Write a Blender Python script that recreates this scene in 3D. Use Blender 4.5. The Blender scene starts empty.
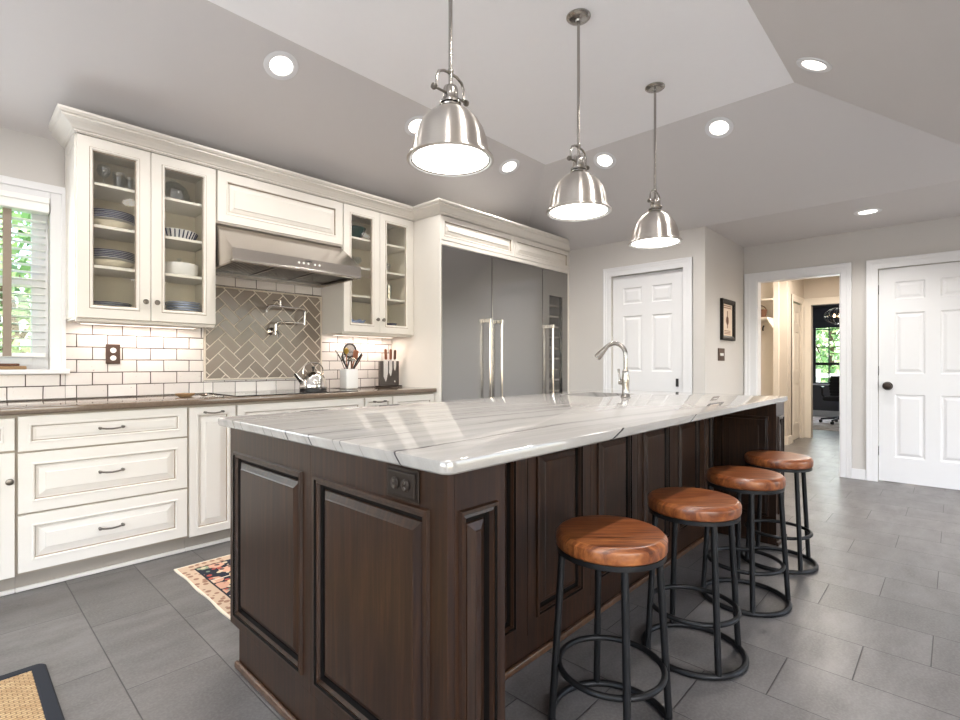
import bpy, bmesh, math, random
from mathutils import Vector, Matrix
random.seed(7)
S = bpy.context.scene
C = S.collection
R = math.radians

# ---------------------------------------------------------------- camera
cam = bpy.data.objects.new('camera', bpy.data.cameras.new('camera'))
C.objects.link(cam); S.camera = cam
cam.location = (0, 0, 1.13)
cam.rotation_euler = (R(90), 0, R(43.25 - 90))
cam.data.sensor_width = 36; cam.data.lens = 505 * 36 / 960
cam.data.shift_y = 4 / 960
cam.data.clip_start = 0.05; cam.data.clip_end = 200

# ---------------------------------------------------------------- world, lights, exposure
S.view_settings.view_transform = 'Standard'; S.view_settings.look = 'None'
S.view_settings.gamma = 1; S.view_settings.use_curve_mapping = False
S.view_settings.exposure = -0.07
w = bpy.data.worlds.new('sky'); S.world = w; w.use_nodes = True
nt = w.node_tree
sky = nt.nodes.new('ShaderNodeTexSky'); sky.sky_type = 'NISHITA'
sky.sun_disc = False; sky.sun_elevation = R(50); sky.sun_rotation = R(200)
sky.air_density = 1.0; sky.dust_density = 3.0
bg = nt.nodes['Background']; nt.links.new(sky.outputs[0], bg.inputs[0]); bg.inputs[1].default_value = 1.5

def light(name, kind, loc, power, color=(1, 1, 1), rot=(0, 0, 0), size=None, size_y=None, spot=None, blend=1.0, radius=None):
    d = bpy.data.lights.new(name, kind); d.energy = power; d.color = color
    o = bpy.data.objects.new(name, d); C.objects.link(o); o.location = loc; o.rotation_euler = rot
    if kind == 'AREA':
        d.shape = 'RECTANGLE'; d.size = size; d.size_y = size_y or size
    if kind == 'SPOT':
        d.spot_size = spot; d.spot_blend = blend
    if radius is not None: d.shadow_soft_size = radius
    return o
sun = light('sun', 'SUN', (0, 8, 10), 9.0, (1, .96, .9), (0, 0, 0)); sun.rotation_euler = Vector((.30, .38, -.87)).to_track_quat('-Z', 'Y').to_euler(); sun.data.angle = R(1)
DAY = (0.92, 0.965, 1.0)
P_FILL = 92  # base power of the added fill lamps behind the camera
light('near_fill_uplight', 'AREA', (-2.93, 0.6, 1.45), P_FILL * 1.2, DAY, (0, R(-150), 0), 1.6, 3.2)  # added fill at an unseen window, tilted up to wash the ceiling
light('right_fill_uplight', 'AREA', (-.8, -2.53, 1.4), P_FILL * .32, DAY, (R(162), 0, 0), 3.6, 1.75)  # added ceiling fill, out of view on the right wall
light('right_far_fill_uplight', 'AREA', (4.3, -2.53, 1.25), P_FILL * .16, DAY, (R(162), 0, 0), 2.0, 2.0)  # second added ceiling fill on the unseen right wall
light('daylight_left_window', 'AREA', (-0.16, 3.86, 1.62), 16, DAY, (R(-90), 0, 0), 1.0, .85)
light('daylight_office_window', 'AREA', (12.9, 1.6, 1.35), 26, DAY, (0, R(90), 0), 1.1, 1.2)

# ---------------------------------------------------------------- node helpers
class NT:
    def __init__(s, name):
        s.m = bpy.data.materials.new(name); s.m.use_nodes = True
        s.t = s.m.node_tree; s.b = s.t.nodes['Principled BSDF']; s.out = s.t.nodes['Material Output']
    def n(s, typ, ins=None, **kw):
        nd = s.t.nodes.new('ShaderNode' + typ)
        for k, v in kw.items(): setattr(nd, k, v)
        for k, v in (ins or {}).items(): s.put(nd.inputs[k], v)
        return nd
    def put(s, sock, v):
        if isinstance(v, bpy.types.NodeSocket): s.t.links.new(v, sock)
        elif isinstance(v, bpy.types.Node): s.t.links.new(v.outputs[0], sock)
        else:
            if sock.type == 'RGBA' and len(v) == 3: v = (*v, 1)
            sock.default_value = v
    def math(s, op, a, b=0.0, c=None, clamp=False):
        nd = s.n('Math', operation=op, use_clamp=clamp)
        s.put(nd.inputs[0], a); s.put(nd.inputs[1], b)
        if c is not None: s.put(nd.inputs[2], c)
        return nd.outputs[0]
    def mix(s, f, a, b, blend='MIX'):
        nd = s.n('Mix', data_type='RGBA', blend_type=blend)
        s.put(nd.inputs[0], f); s.put(nd.inputs[6], a); s.put(nd.inputs[7], b)
        return nd.outputs[2]
    def pos(s, kind='Object'):
        return s.n('TexCoord').outputs[kind]
    def world(s):
        return s.n('NewGeometry').outputs['Position']
    def mapping(s, v, scale=(1, 1, 1), rot=(0, 0, 0), loc=(0, 0, 0)):
        return s.n('Mapping', {0: v, 1: loc, 2: rot, 3: scale}).outputs[0]
    def noise(s, v, scale, detail=3, rough=.5, dist=0):
        return s.n('TexNoise', {'Vector': v, 'Scale': scale, 'Detail': detail, 'Roughness': rough, 'Distortion': dist})
    def ramp(s, f, stops, interp='LINEAR'):
        nd = s.n('ValToRGB', {0: f}); cr = nd.color_ramp; cr.interpolation = interp
        while len(cr.elements) < len(stops): cr.elements.new(.5)
        for e, (p, c) in zip(cr.elements, stops):
            e.position = p; e.color = (*c, 1) if len(c) == 3 else c
        return nd.outputs[0]
    def bump(s, h, strength=.2, dist=.01, invert=False):
        nd = s.n('Bump', {'Height': h, 'Strength': strength, 'Distance': dist}, invert=invert)
        s.put(s.b.inputs['Normal'], nd.outputs[0])
    def set(s, **kw):
        names = dict(color='Base Color', rough='Roughness', metal='Metallic', spec='Specular IOR Level', emit='Emission Color',
                     estr='Emission Strength', aniso='Anisotropic', anrot='Anisotropic Rotation', tangent='Tangent', coat='Coat Weight',
                     coatr='Coat Roughness', trans='Transmission Weight', ior='IOR', alpha='Alpha', sss='Subsurface Weight')
        for k, v in kw.items(): s.put(s.b.inputs[names[k]], v)
        return s
def srgb(r, g, b):
    f = lambda c: (c / 255 / 12.92) if c / 255 <= .04045 else ((c / 255 + .055) / 1.055) ** 2.4
    return (f(r), f(g), f(b))
def plain(name, col, rough=.5, metal=0, var=.04, scale=12, bump=0, **kw):
    n = NT(name); p = n.pos()
    f = n.noise(p, scale, 4).outputs[0]
    n.set(color=n.mix(f, tuple(c * (1 - var) for c in col), tuple(min(1, c * (1 + var)) for c in col)), rough=rough, metal=metal, **kw)
    if bump: n.bump(n.noise(p, scale * 8, 3).outputs[0], bump, .002)
    return n.m
M = {}
M['wall'] = plain('wall_paint', srgb(203, 199, 195), .75, bump=.05, scale=20, var=.01)
M['ceil_slope'] = plain('ceiling_grey_paint', srgb(211, 207, 206), .8, bump=.08, scale=20, var=.01)
M['ceil_white'] = plain('ceiling_white_paint', srgb(247, 246, 248), .8, bump=.08, scale=20, var=.01)
M['trim'] = plain('white_trim_paint', srgb(228, 228, 230), .35, var=.01)
M['cream'] = plain('cream_cabinet_paint', srgb(224, 219, 211), .38, var=.015)
M['cream_in'] = plain('cabinet_interior_maple', srgb(232, 225, 208), .5, var=.05)
M['gap'] = plain('gap_shade_cream', srgb(176, 164, 148), .6)  # cream body darkened to paint the shade between the fronts
M['toe'] = plain('toe_shade_greige', srgb(158, 149, 138), .6)  # cream toe kick with the recess shade put into its colour
M['frame_black'] = plain('black_picture_frame', srgb(26, 20, 17), .5, spec=.2)
M['glaze'] = plain('umber_glaze_line', srgb(150, 132, 112), .6)
M['glaze_dark'] = plain('black_glaze_line', srgb(10, 6, 4), .7); M['glaze_dark'].node_tree.nodes['Principled BSDF'].inputs['Specular IOR Level'].default_value = .15
M['warm_white'] = plain('warm_white_paint', srgb(238, 230, 216), .45, var=.01)
M['hall_wall'] = plain('hall_beige_paint', srgb(212, 202, 188), .75, var=.01)
M['office_wall'] = plain('office_charcoal_paint', srgb(92, 92, 98), .8, var=.01)
M['bronze'] = plain('oil_rubbed_bronze', (.045, .034, .028), .38, .7, var=.1)
M['plate_bronze'] = plain('bronze_plate', srgb(84, 66, 58), .4, .5, var=.08)
M['black_metal'] = plain('black_iron', (.018, .018, .019), .42, .6, var=.15, bump=.05)
M['black_plastic'] = plain('black_plastic', (.015, .015, .016), .45)
M['black_fabric'] = plain('black_mesh_fabric', (.02, .02, .022), .9, bump=.3, scale=60)
M['black_glass'] = plain('black_ceramic_glass', (.012, .012, .013), .04, var=0)
M['white_ceramic'] = plain('white_ceramic', srgb(236, 236, 234), .18, var=.01)
M['navy_ceramic'] = plain('navy_glazed_ceramic', srgb(38, 48, 84), .2)
M['bluewhite'] = plain('pale_blue_ceramic', srgb(150, 166, 200), .2)
M['green_glass'] = plain('dark_green_glass', srgb(18, 52, 46), .1)
M['cork'] = plain('dark_walnut', srgb(92, 54, 34), .5, var=.25, scale=40)
M['knifewood'] = plain('knife_handle_wood', srgb(150, 92, 62), .45, var=.25, scale=60)
M['paper'] = plain('cream_print_paper', srgb(226, 206, 186), .8, var=.03)
M['print_ink'] = plain('brown_print_ink', srgb(150, 112, 92), .8)
M['tape'] = plain('taupe_blind_tape', srgb(150, 137, 125), .9, bump=.2, scale=60)
M['blind'] = plain('white_blind_slat', srgb(240, 240, 238), .4, var=.01)
M['roman'] = plain('charcoal_roman_fabric', srgb(66, 66, 74), .9, bump=.2, scale=50)
M['basket'] = plain('woven_brown_basket', srgb(84, 52, 30), .8, var=.4, scale=90, bump=.6)
M['grout_dark'] = plain('brown_grout', srgb(70, 56, 50), .9, var=.2, scale=60)
M['grout_light'] = plain('pale_grout', srgb(222, 212, 198), .85)
M['bookcover'] = plain('tan_book_cover', srgb(150, 120, 86), .6, var=.2, scale=50)
M['bark'] = plain('tree_bark', srgb(98, 82, 66), .9, var=.3)
M['lawn'] = plain('garden_grass', srgb(96, 136, 60), .9, var=.3, scale=6)
M['taupe'] = None

def glassmat(name, tint=(1, 1, 1), rough=.02, base=.03):
    n = NT(name); t = n.t
    tr = n.n('BsdfTransparent', {0: tint}); gl = n.n('BsdfGlossy', {'Color': (1, 1, 1), 'Roughness': rough})
    fc = n.n('LayerWeight', {0: .5}).outputs['Facing']
    f = n.math('ADD', n.math('MULTIPLY', n.math('POWER', fc, 4.0), .8), .03 + base, clamp=True)
    ms = n.n('MixShader', {0: f}); t.links.new(tr.outputs[0], ms.inputs[1]); t.links.new(gl.outputs[0], ms.inputs[2])
    t.links.new(ms.outputs[0], n.out.inputs[0]); return n.m
M['glass'] = glassmat('clear_pane_glass', (.985, .985, .975), .02, 0.0)
M['glassware'] = glassmat('clear_drinking_glass', (.95, .97, .97), .03, .13)

def emis(name, col, strength):
    n = NT(name); n.set(color=(.9, .9, .9), emit=col, estr=strength, rough=.6); return n.m
M['lens'] = emis('recessed_lens_glow', (1, .93, .84), 6)
M['diffuser'] = emis('pendant_frosted_glass', (1, .96, .92), 6)
M['bulb'] = emis('filament_bulb', (1, .72, .42), 14)
M['strip'] = emis('under_cabinet_strip', (1, .85, .72), 2.5)

# floor tile: long grey porcelain planks running along Y, one-third offset
n = NT('grey_porcelain_floor_tile'); p = n.world(); sx = n.n('SeparateXYZ', {0: p})
TW, TL = .2985, .6075
a = n.math('DIVIDE', n.math('SUBTRACT', sx.outputs[0], .434 - 20 * TW), TW)
row = n.math('FLOOR', a); fa = n.math('SUBTRACT', a, row)
b = n.math('DIVIDE', n.math('ADD', n.math('SUBTRACT', sx.outputs[1], .268 - 60 * TL), n.math('MULTIPLY', n.math('SUBTRACT', row, 26), TL / 3)), TL)
colm = n.math('FLOOR', b); fb = n.math('SUBTRACT', b, colm)
da = n.math('MULTIPLY', n.math('MINIMUM', fa, n.math('SUBTRACT', 1, fa)), TW)
db = n.math('MULTIPLY', n.math('MINIMUM', fb, n.math('SUBTRACT', 1, fb)), TL)
dd = n.math('MINIMUM', da, db)
tile = n.n('MapRange', {0: dd, 1: .0012, 2: .0028}).outputs[0]
cv = n.n('CombineXYZ', {0: row, 1: colm}); wn = n.n('TexWhiteNoise', {0: cv}, noise_dimensions='3D').outputs[0]
base = n.mix(wn, srgb(100, 97, 95), srgb(119, 115, 113))
nz = n.noise(n.mapping(p, (2.2, 5, 1)), 1.6, 6, .62).outputs[0]
base = n.mix(n.n('MapRange', {0: nz, 1: .35, 2: .68, 3: 0.0, 4: .85}).outputs[0], base, srgb(86, 82, 80))
fine = n.noise(p, 110, 3).outputs[0]
base = n.mix(n.n('MapRange', {0: fine, 1: .4, 2: .7, 3: 0.0, 4: .3}).outputs[0], base, srgb(140, 137, 134))
n.set(color=n.mix(tile, srgb(56, 53, 52), base), rough=n.n('MapRange', {0: nz, 3: .27, 4: .40}).outputs[0], spec=.5)
n.bump(n.math('ADD', tile, n.math('MULTIPLY', fine, .06)), .35, .003); M['floor'] = n.m

# quartzite island top with long veins along X
n = NT('veined_quartzite'); p = n.world(); sq = n.n('SeparateXYZ', {0: p}); X_, Y_, Z_ = sq.outputs
yy = n.math('ADD', Y_, n.math('SUBTRACT', .921, Z_))
w1 = n.math('SUBTRACT', n.noise(n.mapping(p, (1, .25, .0)), 1.6, 3, .5).outputs[0], .5)
w2 = n.math('SUBTRACT', n.noise(n.mapping(p, (1, 1, .0)), 14, 3, .6).outputs[0], .5)
yy = n.math('ADD', yy, n.math('ADD', n.math('MULTIPLY', w1, .10), n.math('MULTIPLY', w2, .010)))
mod = n.noise(n.mapping(p, (1, 9, 0)), 2.3, 2).outputs[0]; modf = n.n('MapRange', {0: mod, 1: .36, 2: .58}).outputs[0]
acc = None
for (y0, sl, wd, st, md) in ((.975, .022, .0045, 1, 0), (1.225, -.03, .003, .8, 1), (1.262, -.05, .0028, .8, 1), (1.40, -.06, .004, .9, 0), (1.425, -.058, .002, .7, 1), (1.50, -.07, .003, .9, 1), (1.55, -.072, .004, 1, 0), (1.575, -.068, .002, .8, 1),
                             (1.66, -.08, .0025, .7, 1), (1.72, -.078, .0035, .9, 1), (1.80, -.07, .002, .6, 1), (1.90, -.08, .003, .8, 1), (1.97, -.075, .004, .9, 0), (2.06, -.07, .0025, .8, 1), (2.16, -.08, .003, .8, 1), (2.28, -.08, .003, .9, 1), (1.13, -.04, .0018, .5, 1)):
    d = n.math('ABSOLUTE', n.math('SUBTRACT', yy, n.math('ADD', n.math('MULTIPLY', n.math('SUBTRACT', X_, .74), sl), y0)))
    m_ = n.math('MULTIPLY', n.n('MapRange', {0: d, 1: wd * .35, 2: wd * 1.15, 3: st, 4: 0.0}).outputs[0], modf if md else 1.0)
    acc = m_ if acc is None else n.math('MAXIMUM', acc, m_)
fade = n.n('MapRange', {0: n.math('ADD', X_, n.math('MULTIPLY', n.math('GREATER_THAN', yy, 1.1), -9)), 1: 1.35, 2: 1.7, 3: 1.0, 4: 0.0}).outputs[0]
acc = n.math('MULTIPLY', acc, fade)
for xe, wd in ((1.49, .008), (2.13, .004), (3.05, .004)):   # mineral seams that break out on the long front edge
    d = n.math('ABSOLUTE', n.math('SUBTRACT', X_, n.math('ADD', xe, n.math('MULTIPLY', n.math('SUBTRACT', Z_, .905), 2.7))))
    e_ = n.math('MULTIPLY', n.math('LESS_THAN', d, wd), n.math('LESS_THAN', Y_, .796)); acc = n.math('MAXIMUM', acc, e_)
cl = n.noise(n.mapping(n.n('CombineXYZ', {0: X_, 1: n.math('ADD', yy, n.math('MULTIPLY', X_, .07)), 2: 0.0}).outputs[0], (.25, 7, 1)), 1.6, 5, .6).outputs[0]
base = n.ramp(cl, [(.28, srgb(134, 130, 128)), (.45, srgb(162, 158, 154)), (.7, srgb(177, 173, 168))])
sp = n.noise(p, 240, 2).outputs[0]
base = n.mix(n.math('MULTIPLY', sp, .22), base, srgb(124, 124, 123))
n.set(color=n.mix(acc, base, srgb(50, 46, 52)), rough=.025, spec=.75); M['quartzite'] = n.m

n = NT('taupe_quartz_counter'); p = n.world(); f = n.noise(p, 90, 4).outputs[0]
n.set(color=n.mix(f, srgb(98, 84, 72), srgb(124, 108, 94)), rough=.07, spec=.6); M['taupe'] = n.m

# dark stained maple of the island
def woodmat(name, c0, c1, c2, grain=(22, 22, 1.3), rough=.28, coat=.25, obj=False):
    n = NT(name); p = n.pos() if obj else n.world()
    f = n.noise(n.mapping(p, grain), 2.2, 6, .62, .4).outputs[0]
    g = n.noise(n.mapping(p, tuple(x * .25 for x in grain)), 1.5, 3, .5).outputs[0]
    c = n.ramp(f, [(.25, c0), (.5, c1), (.78, c2)])
    c = n.mix(n.math('MULTIPLY', g, .5), c, c0)
    n.set(color=c, rough=rough, coat=coat, coatr=.15); n.bump(f, .06, .002); return n.m
M['darkwood'] = woodmat('espresso_stained_maple', srgb(27, 16, 10), srgb(50, 31, 19), srgb(78, 50, 30), grain=(34, 34, 1.6), rough=.36, coat=.06); M['darkwood'].node_tree.nodes['Principled BSDF'].inputs['Specular IOR Level'].default_value = .35
# stool seat: planks
n = NT('honey_plank_seat_wood'); p = n.pos(); sx = n.n('SeparateXYZ', {0: p})
pl = n.math('FLOOR', n.math('DIVIDE', sx.outputs[1], .052)); inf = n.n('ObjectInfo').outputs['Random']
wn = n.n('TexWhiteNoise', {0: n.n('CombineXYZ', {0: pl, 1: inf})}, noise_dimensions='3D').outputs[0]
ofs = n.n('CombineXYZ', {0: n.math('MULTIPLY', inf, 9), 1: 0.0, 2: n.math('MULTIPLY', wn, 5)})
pp = n.n('VectorMath', {0: p, 1: ofs}, operation='ADD').outputs[0]
f = n.noise(n.mapping(pp, (2.2, 26, 8)), 2.6, 6, .6, .6).outputs[0]
c = n.ramp(f, [(.34, srgb(64, 28, 12)), (.47, srgb(120, 66, 34)), (.64, srgb(170, 106, 60))])
c = n.mix(n.math('MULTIPLY', wn, .55), c, srgb(112, 54, 24))
n.set(color=c, rough=.33, coat=.12, coatr=.2); n.bump(f, .15, .002); M['seatwood'] = n.m

# metals
def brushed(name, col, rough, grain, aniso=0, tang=None, amt=.06):
    n = NT(name); p = n.pos()
    f = n.noise(n.mapping(p, grain), 3, 3, .6).outputs[0]
    n.set(color=n.mix(f, tuple(x * .9 for x in col), col), metal=1.0, rough=n.n('MapRange', {0: f, 3: rough * .85, 4: rough * 1.2}).outputs[0])
    if aniso: n.set(aniso=aniso)
    if tang: n.put(n.b.inputs['Tangent'], n.n('Tangent', direction_type='RADIAL', axis=tang).outputs[0])
    
    if amt: n.bump(f, amt, .001)
    return n.m
M['steel'] = brushed('brushed_stainless', (.40, .39, .38), .22, (1.0, 90, 240), .4, None, .012)
M['hoodsteel'] = brushed('hood_stainless', (.56, .52, .48), .24, (1.0, 120, 120), 0, None, .015)
M['nickel'] = brushed('brushed_nickel', (.60, .56, .52), .32, (.5, .5, 120), .9, 'Z', 0); M['nickel'].node_tree.nodes['Principled BSDF'].inputs['Anisotropic Rotation'].default_value = .25
M['nickel_plain'] = brushed('satin_nickel', (.40, .375, .35), .22, (3, 3, 3), 0, None, 0)
M['chrome'] = brushed('polished_steel', (.74, .71, .68), .12, (3, 3, 3), 0, None, 0)
M['blade'] = brushed('knife_blade_steel', (.7, .7, .72), .2, (30, 30, 2))
M['pewter'] = brushed('antique_pewter', (.2, .18, .16), .3, (30, 30, 30), 0, None, .01)

# white glazed bricks with chipped brown edges; each tile is an island
n = NT('white_glazed_brick'); p = n.world()
ri = n.n('NewGeometry').outputs['Random Per Island']
f = n.noise(p, 34, 5, .7).outputs[0]
c = n.mix(ri, srgb(222, 216, 212), srgb(240, 236, 233))
chip = n.n('MapRange', {0: n.noise(p, 60, 3, .6).outputs[0], 1: .70, 2: .74}).outputs[0]
c = n.mix(n.math('MULTIPLY', chip, .7), c, srgb(130, 92, 72))
c = n.mix(n.math('MULTIPLY', f, .2), c, srgb(196, 186, 182))
n.set(color=c, rough=.12); n.bump(n.noise(p, 16, 3).outputs[0], .25, .004); M['brick'] = n.m
n = NT('taupe_glazed_herringbone_tile'); p = n.world(); ri = n.n('NewGeometry').outputs['Random Per Island']
c = n.mix(ri, srgb(128, 117, 107), srgb(152, 140, 129))
n.set(color=c, rough=.12, spec=.35); n.bump(n.noise(p, 12, 2).outputs[0], .12, .004); M['herring'] = n.m

# oriental rug, object space (origin at centre of the rug)
n = NT('oriental_rug_pile'); p = n.pos(); sx = n.n('SeparateXYZ', {0: p})
HX, HY = .93, .43
ex = n.math('SUBTRACT', HX, n.math('ABSOLUTE', sx.outputs[0])); ey = n.math('SUBTRACT', HY, n.math('ABSOLUTE', sx.outputs[1]))
e = n.math('MINIMUM', ex, ey)
v = n.n('TexVoronoi', {'Vector': p, 'Scale': 10.5, 'Randomness': .6})
vd = v.outputs['Distance']; vc = v.outputs['Color']
v2 = n.n('TexVoronoi', {'Vector': p, 'Scale': 26.0, 'Randomness': .8})
pet = n.ramp(vc, [(0, srgb(178, 78, 66)), (.3, srgb(214, 164, 138)), (.55, srgb(232, 200, 150)), (.8, srgb(150, 160, 130))], 'CONSTANT')
ring = n.n('MapRange', {0: n.math('ADD', vd, n.math('MULTIPLY', n.noise(p, 30, 3).outputs[0], .35)), 1: .60, 2: .63, 3: 1.0, 4: 0.0}).outputs[0]
field = n.mix(ring, srgb(28, 32, 46), pet)
small = n.n('MapRange', {0: v2.outputs['Distance'], 1: .33, 2: .37, 3: 1.0, 4: 0.0}).outputs[0]
field = n.mix(n.math('MULTIPLY', small, .85), field, n.ramp(v2.outputs['Color'], [(0, srgb(186, 84, 70)), (.38, srgb(34, 38, 52)), (.6, srgb(226, 204, 172)), (.8, srgb(128, 140, 120))], 'CONSTANT'))
bord = n.mix(n.math('MULTIPLY', small, .8), srgb(206, 178, 152), srgb(140, 96, 76))
c = n.ramp(n.math('MULTIPLY', e, 2.0), [(0, (1, 1, 1)), (.02, (0, 0, 0))], 'CONSTANT')
inb = n.n('MapRange', {0: e, 1: .078, 2: .080}).outputs[0]; line = n.math('MULTIPLY', n.math('GREATER_THAN', e, .074), n.math('LESS_THAN', e, .083))
edge = n.math('LESS_THAN', e, .010)
# cream lattice lines across the field
lat = n.math('LESS_THAN', n.math('ABSOLUTE', n.math('SUBTRACT', n.math('FRACT', n.math('MULTIPLY', sx.outputs[1], 4.0)), .5)), .022)
lat2 = n.math('LESS_THAN', n.math('ABSOLUTE', n.math('SUBTRACT', n.math('FRACT', n.math('MULTIPLY', sx.outputs[0], 4.0)), .5)), .022)
field = n.mix(n.math('MAXIMUM', lat, lat2), field, srgb(226, 208, 184))
c = n.mix(inb, bord, field); c = n.mix(line, c, srgb(24, 26, 38)); c = n.mix(edge, c, srgb(236, 224, 204))
n.set(color=c, rough=.95); n.bump(n.noise(p, 300, 2).outputs[0], .4, .003); M['rug'] = n.m
n = NT('woven_jute'); p = n.pos()
br = n.n('TexBrick', {'Vector': n.mapping(p, (1, 1, 1)), 'Color1': (*srgb(208, 178, 134), 1), 'Color2': (*srgb(176, 138, 96), 1), 'Mortar': (*srgb(104, 72, 46), 1),
      'Scale': 1.0, 'Mortar Size': .0022, 'Brick Width': .024, 'Row Height': .013, 'Mortar Smooth': .6})
nz = n.noise(n.mapping(p, (1, 5, 1)), 80, 3).outputs[0]
n.set(color=n.mix(n.math('MULTIPLY', nz, .4), br.outputs[0], srgb(236, 206, 158)), rough=.95)
n.bump(n.math('SUBTRACT', nz, br.outputs[1]), .8, .004); M['jute'] = n.m
n = NT('office_rug_pile'); p = n.world(); f = n.noise(p, 5, 4, .7).outputs[0]
n.set(color=n.ramp(f, [(.4, srgb(176, 160, 152)), (.55, srgb(214, 206, 200))]), rough=.95); M['office_rug'] = n.m
n = NT('leaf_green'); p = n.world(); ri = n.n('NewGeometry').outputs['Random Per Island']
n.set(color=n.ramp(ri, [(0, srgb(78, 116, 58)), (.5, srgb(138, 174, 104)), (1, srgb(204, 220, 164))]), rough=.6); M['leaf'] = n.m

# ---------------------------------------------------------------- mesh builder
W = {}          # world origin of each object
class MB:
    def __init__(s): s.bm = bmesh.new()
    def quad(s, *pts):
        return s.bm.faces.new([s.bm.verts.new(p) for p in pts])
    def box(s, x0, x1, y0, y1, z0, z1, bev=0, seg=2):
        r = bmesh.ops.create_cube(s.bm, size=1)
        for v in r['verts']:
            v.co = Vector(((x0 + x1) / 2 + v.co.x * (x1 - x0), (y0 + y1) / 2 + v.co.y * (y1 - y0), (z0 + z1) / 2 + v.co.z * (z1 - z0)))
        if bev:
            es = list({e for v in r['verts'] for e in v.link_edges})
            bmesh.ops.bevel(s.bm, geom=es, offset=bev, segments=seg, affect='EDGES', profile=.5)
        return s
    def obox(s, c, size, rot=(0, 0, 0), bev=0):
        from mathutils import Euler
        m = Matrix.Translation(c) @ Euler(rot).to_matrix().to_4x4()
        r = bmesh.ops.create_cube(s.bm, size=1)
        vs = r['verts']
        for v in vs: v.co = m @ Vector((v.co.x * size[0], v.co.y * size[1], v.co.z * size[2]))
        if bev: bmesh.ops.bevel(s.bm, geom=list({e for v in vs for e in v.link_edges}), offset=bev, segments=2, affect='EDGES')
        return s
    def tube(s, pts, r, n=10, closed=False, caps=True):
        pts = [Vector(p) for p in pts]; k = len(pts)
        rr = r if isinstance(r, (list, tuple)) else [r] * k
        rings = []; up = None
        for i, p in enumerate(pts):
            if closed: t = pts[(i + 1) % k] - pts[i - 1]
            else: t = (pts[min(i + 1, k - 1)] - pts[max(i - 1, 0)])
            t.normalize()
            if up is None:
                a = Vector((0, 0, 1)) if abs(t.z) < .9 else Vector((1, 0, 0)); up = (a - t * a.dot(t)).normalized()
            else: up = (up - t * up.dot(t)).normalized()
            sd = t.cross(up)
            rings.append([s.bm.verts.new(p + (up * math.cos(2 * math.pi * j / n) + sd * math.sin(2 * math.pi * j / n)) * rr[i]) for j in range(n)])
        for i in range(k if closed else k - 1):
            A, B = rings[i], rings[(i + 1) % k]
            for j in range(n): s.bm.faces.new((A[j], A[(j + 1) % n], B[(j + 1) % n], B[j]))
        if caps and not closed:
            s.bm.faces.new(rings[0][::-1]); s.bm.faces.new(rings[-1])
        return s
    def lathe(s, prof, c=(0, 0, 0), n=32, axis=None, closed=False):
        c = Vector(c); m = Matrix.Identity(3)
        if axis is not None: m = Vector((0, 0, 1)).rotation_difference(Vector(axis)).to_matrix()
        rings = []
        for r, z in prof:
            if r < 1e-6: rings.append([s.bm.verts.new(c + m @ Vector((0, 0, z)))])
            else: rings.append([s.bm.verts.new(c + m @ Vector((r * math.cos(2 * math.pi * j / n), r * math.sin(2 * math.pi * j / n), z))) for j in range(n)])
        for i in range(len(rings) - (0 if closed else 1)):
            A, B = rings[i], rings[(i + 1) % len(rings)]
            for j in range(n):
                q = [A[j % len(A)], A[(j + 1) % len(A)], B[(j + 1) % len(B)], B[j % len(B)]]
                u = []
                for v in q:
                    if v not in u: u.append(v)
                if len(u) > 2: s.bm.faces.new(u)
        return s
    def cyl(s, c, r, z0, z1, n=24, bev=0):
        if bev: return s.lathe([(0, z0), (r - bev, z0), (r, z0 + bev), (r, z1 - bev), (r - bev, z1), (0, z1)], c, n)
        return s.lathe([(0, z0), (r, z0), (r, z1), (0, z1)], c, n)
    def prism(s, poly, axis, a0, a1):
        """poly: 2-D points in the two other axes (in xyz order), extruded along axis"""
        def mk(p, a):
            return {'x': (a, p[0], p[1]), 'y': (p[0], a, p[1]), 'z': (p[0], p[1], a)}[axis]
        A = [s.bm.verts.new(mk(p, a0)) for p in poly]; B = [s.bm.verts.new(mk(p, a1)) for p in poly]; k = len(poly)
        s.bm.faces.new(A); s.bm.faces.new(B[::-1])
        for i in range(k): s.bm.faces.new((A[i], B[i], B[(i + 1) % k], A[(i + 1) % k]))
        return s
    def panel(s, O, U, V, N, w, h, prof, cap=True, glaze=()):
        O, U, V, N = map(Vector, (O, U, V, N)); rings = []
        for ins, ht in prof:
            rings.append([s.bm.verts.new(O + U * x + V * y + N * ht) for x, y in ((ins, ins), (w - ins, ins), (w - ins, h - ins), (ins, h - ins))])
        k = len(rings)
        for i in range(k - 1 if cap else k):
            A, B = rings[i], rings[(i + 1) % k]
            for j in range(4):
                f_ = s.bm.faces.new((A[j], A[(j + 1) % 4], B[(j + 1) % 4], B[j]))
                if i in glaze: f_.material_index = 1
        if cap: s.bm.faces.new(rings[-1]); s.bm.faces.new(rings[0][::-1])
        return s
    def build(s, name, mat, parent=None, smooth=False, origin=None, fix=True):
        if fix: bmesh.ops.recalc_face_normals(s.bm, faces=s.bm.faces[:])
        me = bpy.data.meshes.new(name)
        if parent is not None: o0 = W[parent]
        elif origin is not None: o0 = Vector(origin)
        else:
            xs = [v.co for v in s.bm.verts]
            o0 = Vector(((min(v.x for v in xs) + max(v.x for v in xs)) / 2, (min(v.y for v in xs) + max(v.y for v in xs)) / 2, min(v.z for v in xs)))
        bmesh.ops.translate(s.bm, verts=s.bm.verts[:], vec=-o0)
        s.bm.to_mesh(me); s.bm.free()
        me.materials.append(M[mat] if isinstance(mat, str) else mat)
        if any(f.material_index == 1 for f in me.polygons): me.materials.append(M['glaze_dark' if mat == 'darkwood' else 'glaze'])
        if smooth:
            for f in me.polygons: f.use_smooth = True
            if smooth != 'all': me.set_sharp_from_angle(angle=R(smooth if smooth > 1 else 38))
        o = bpy.data.objects.new(name, me); C.objects.link(o)
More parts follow.
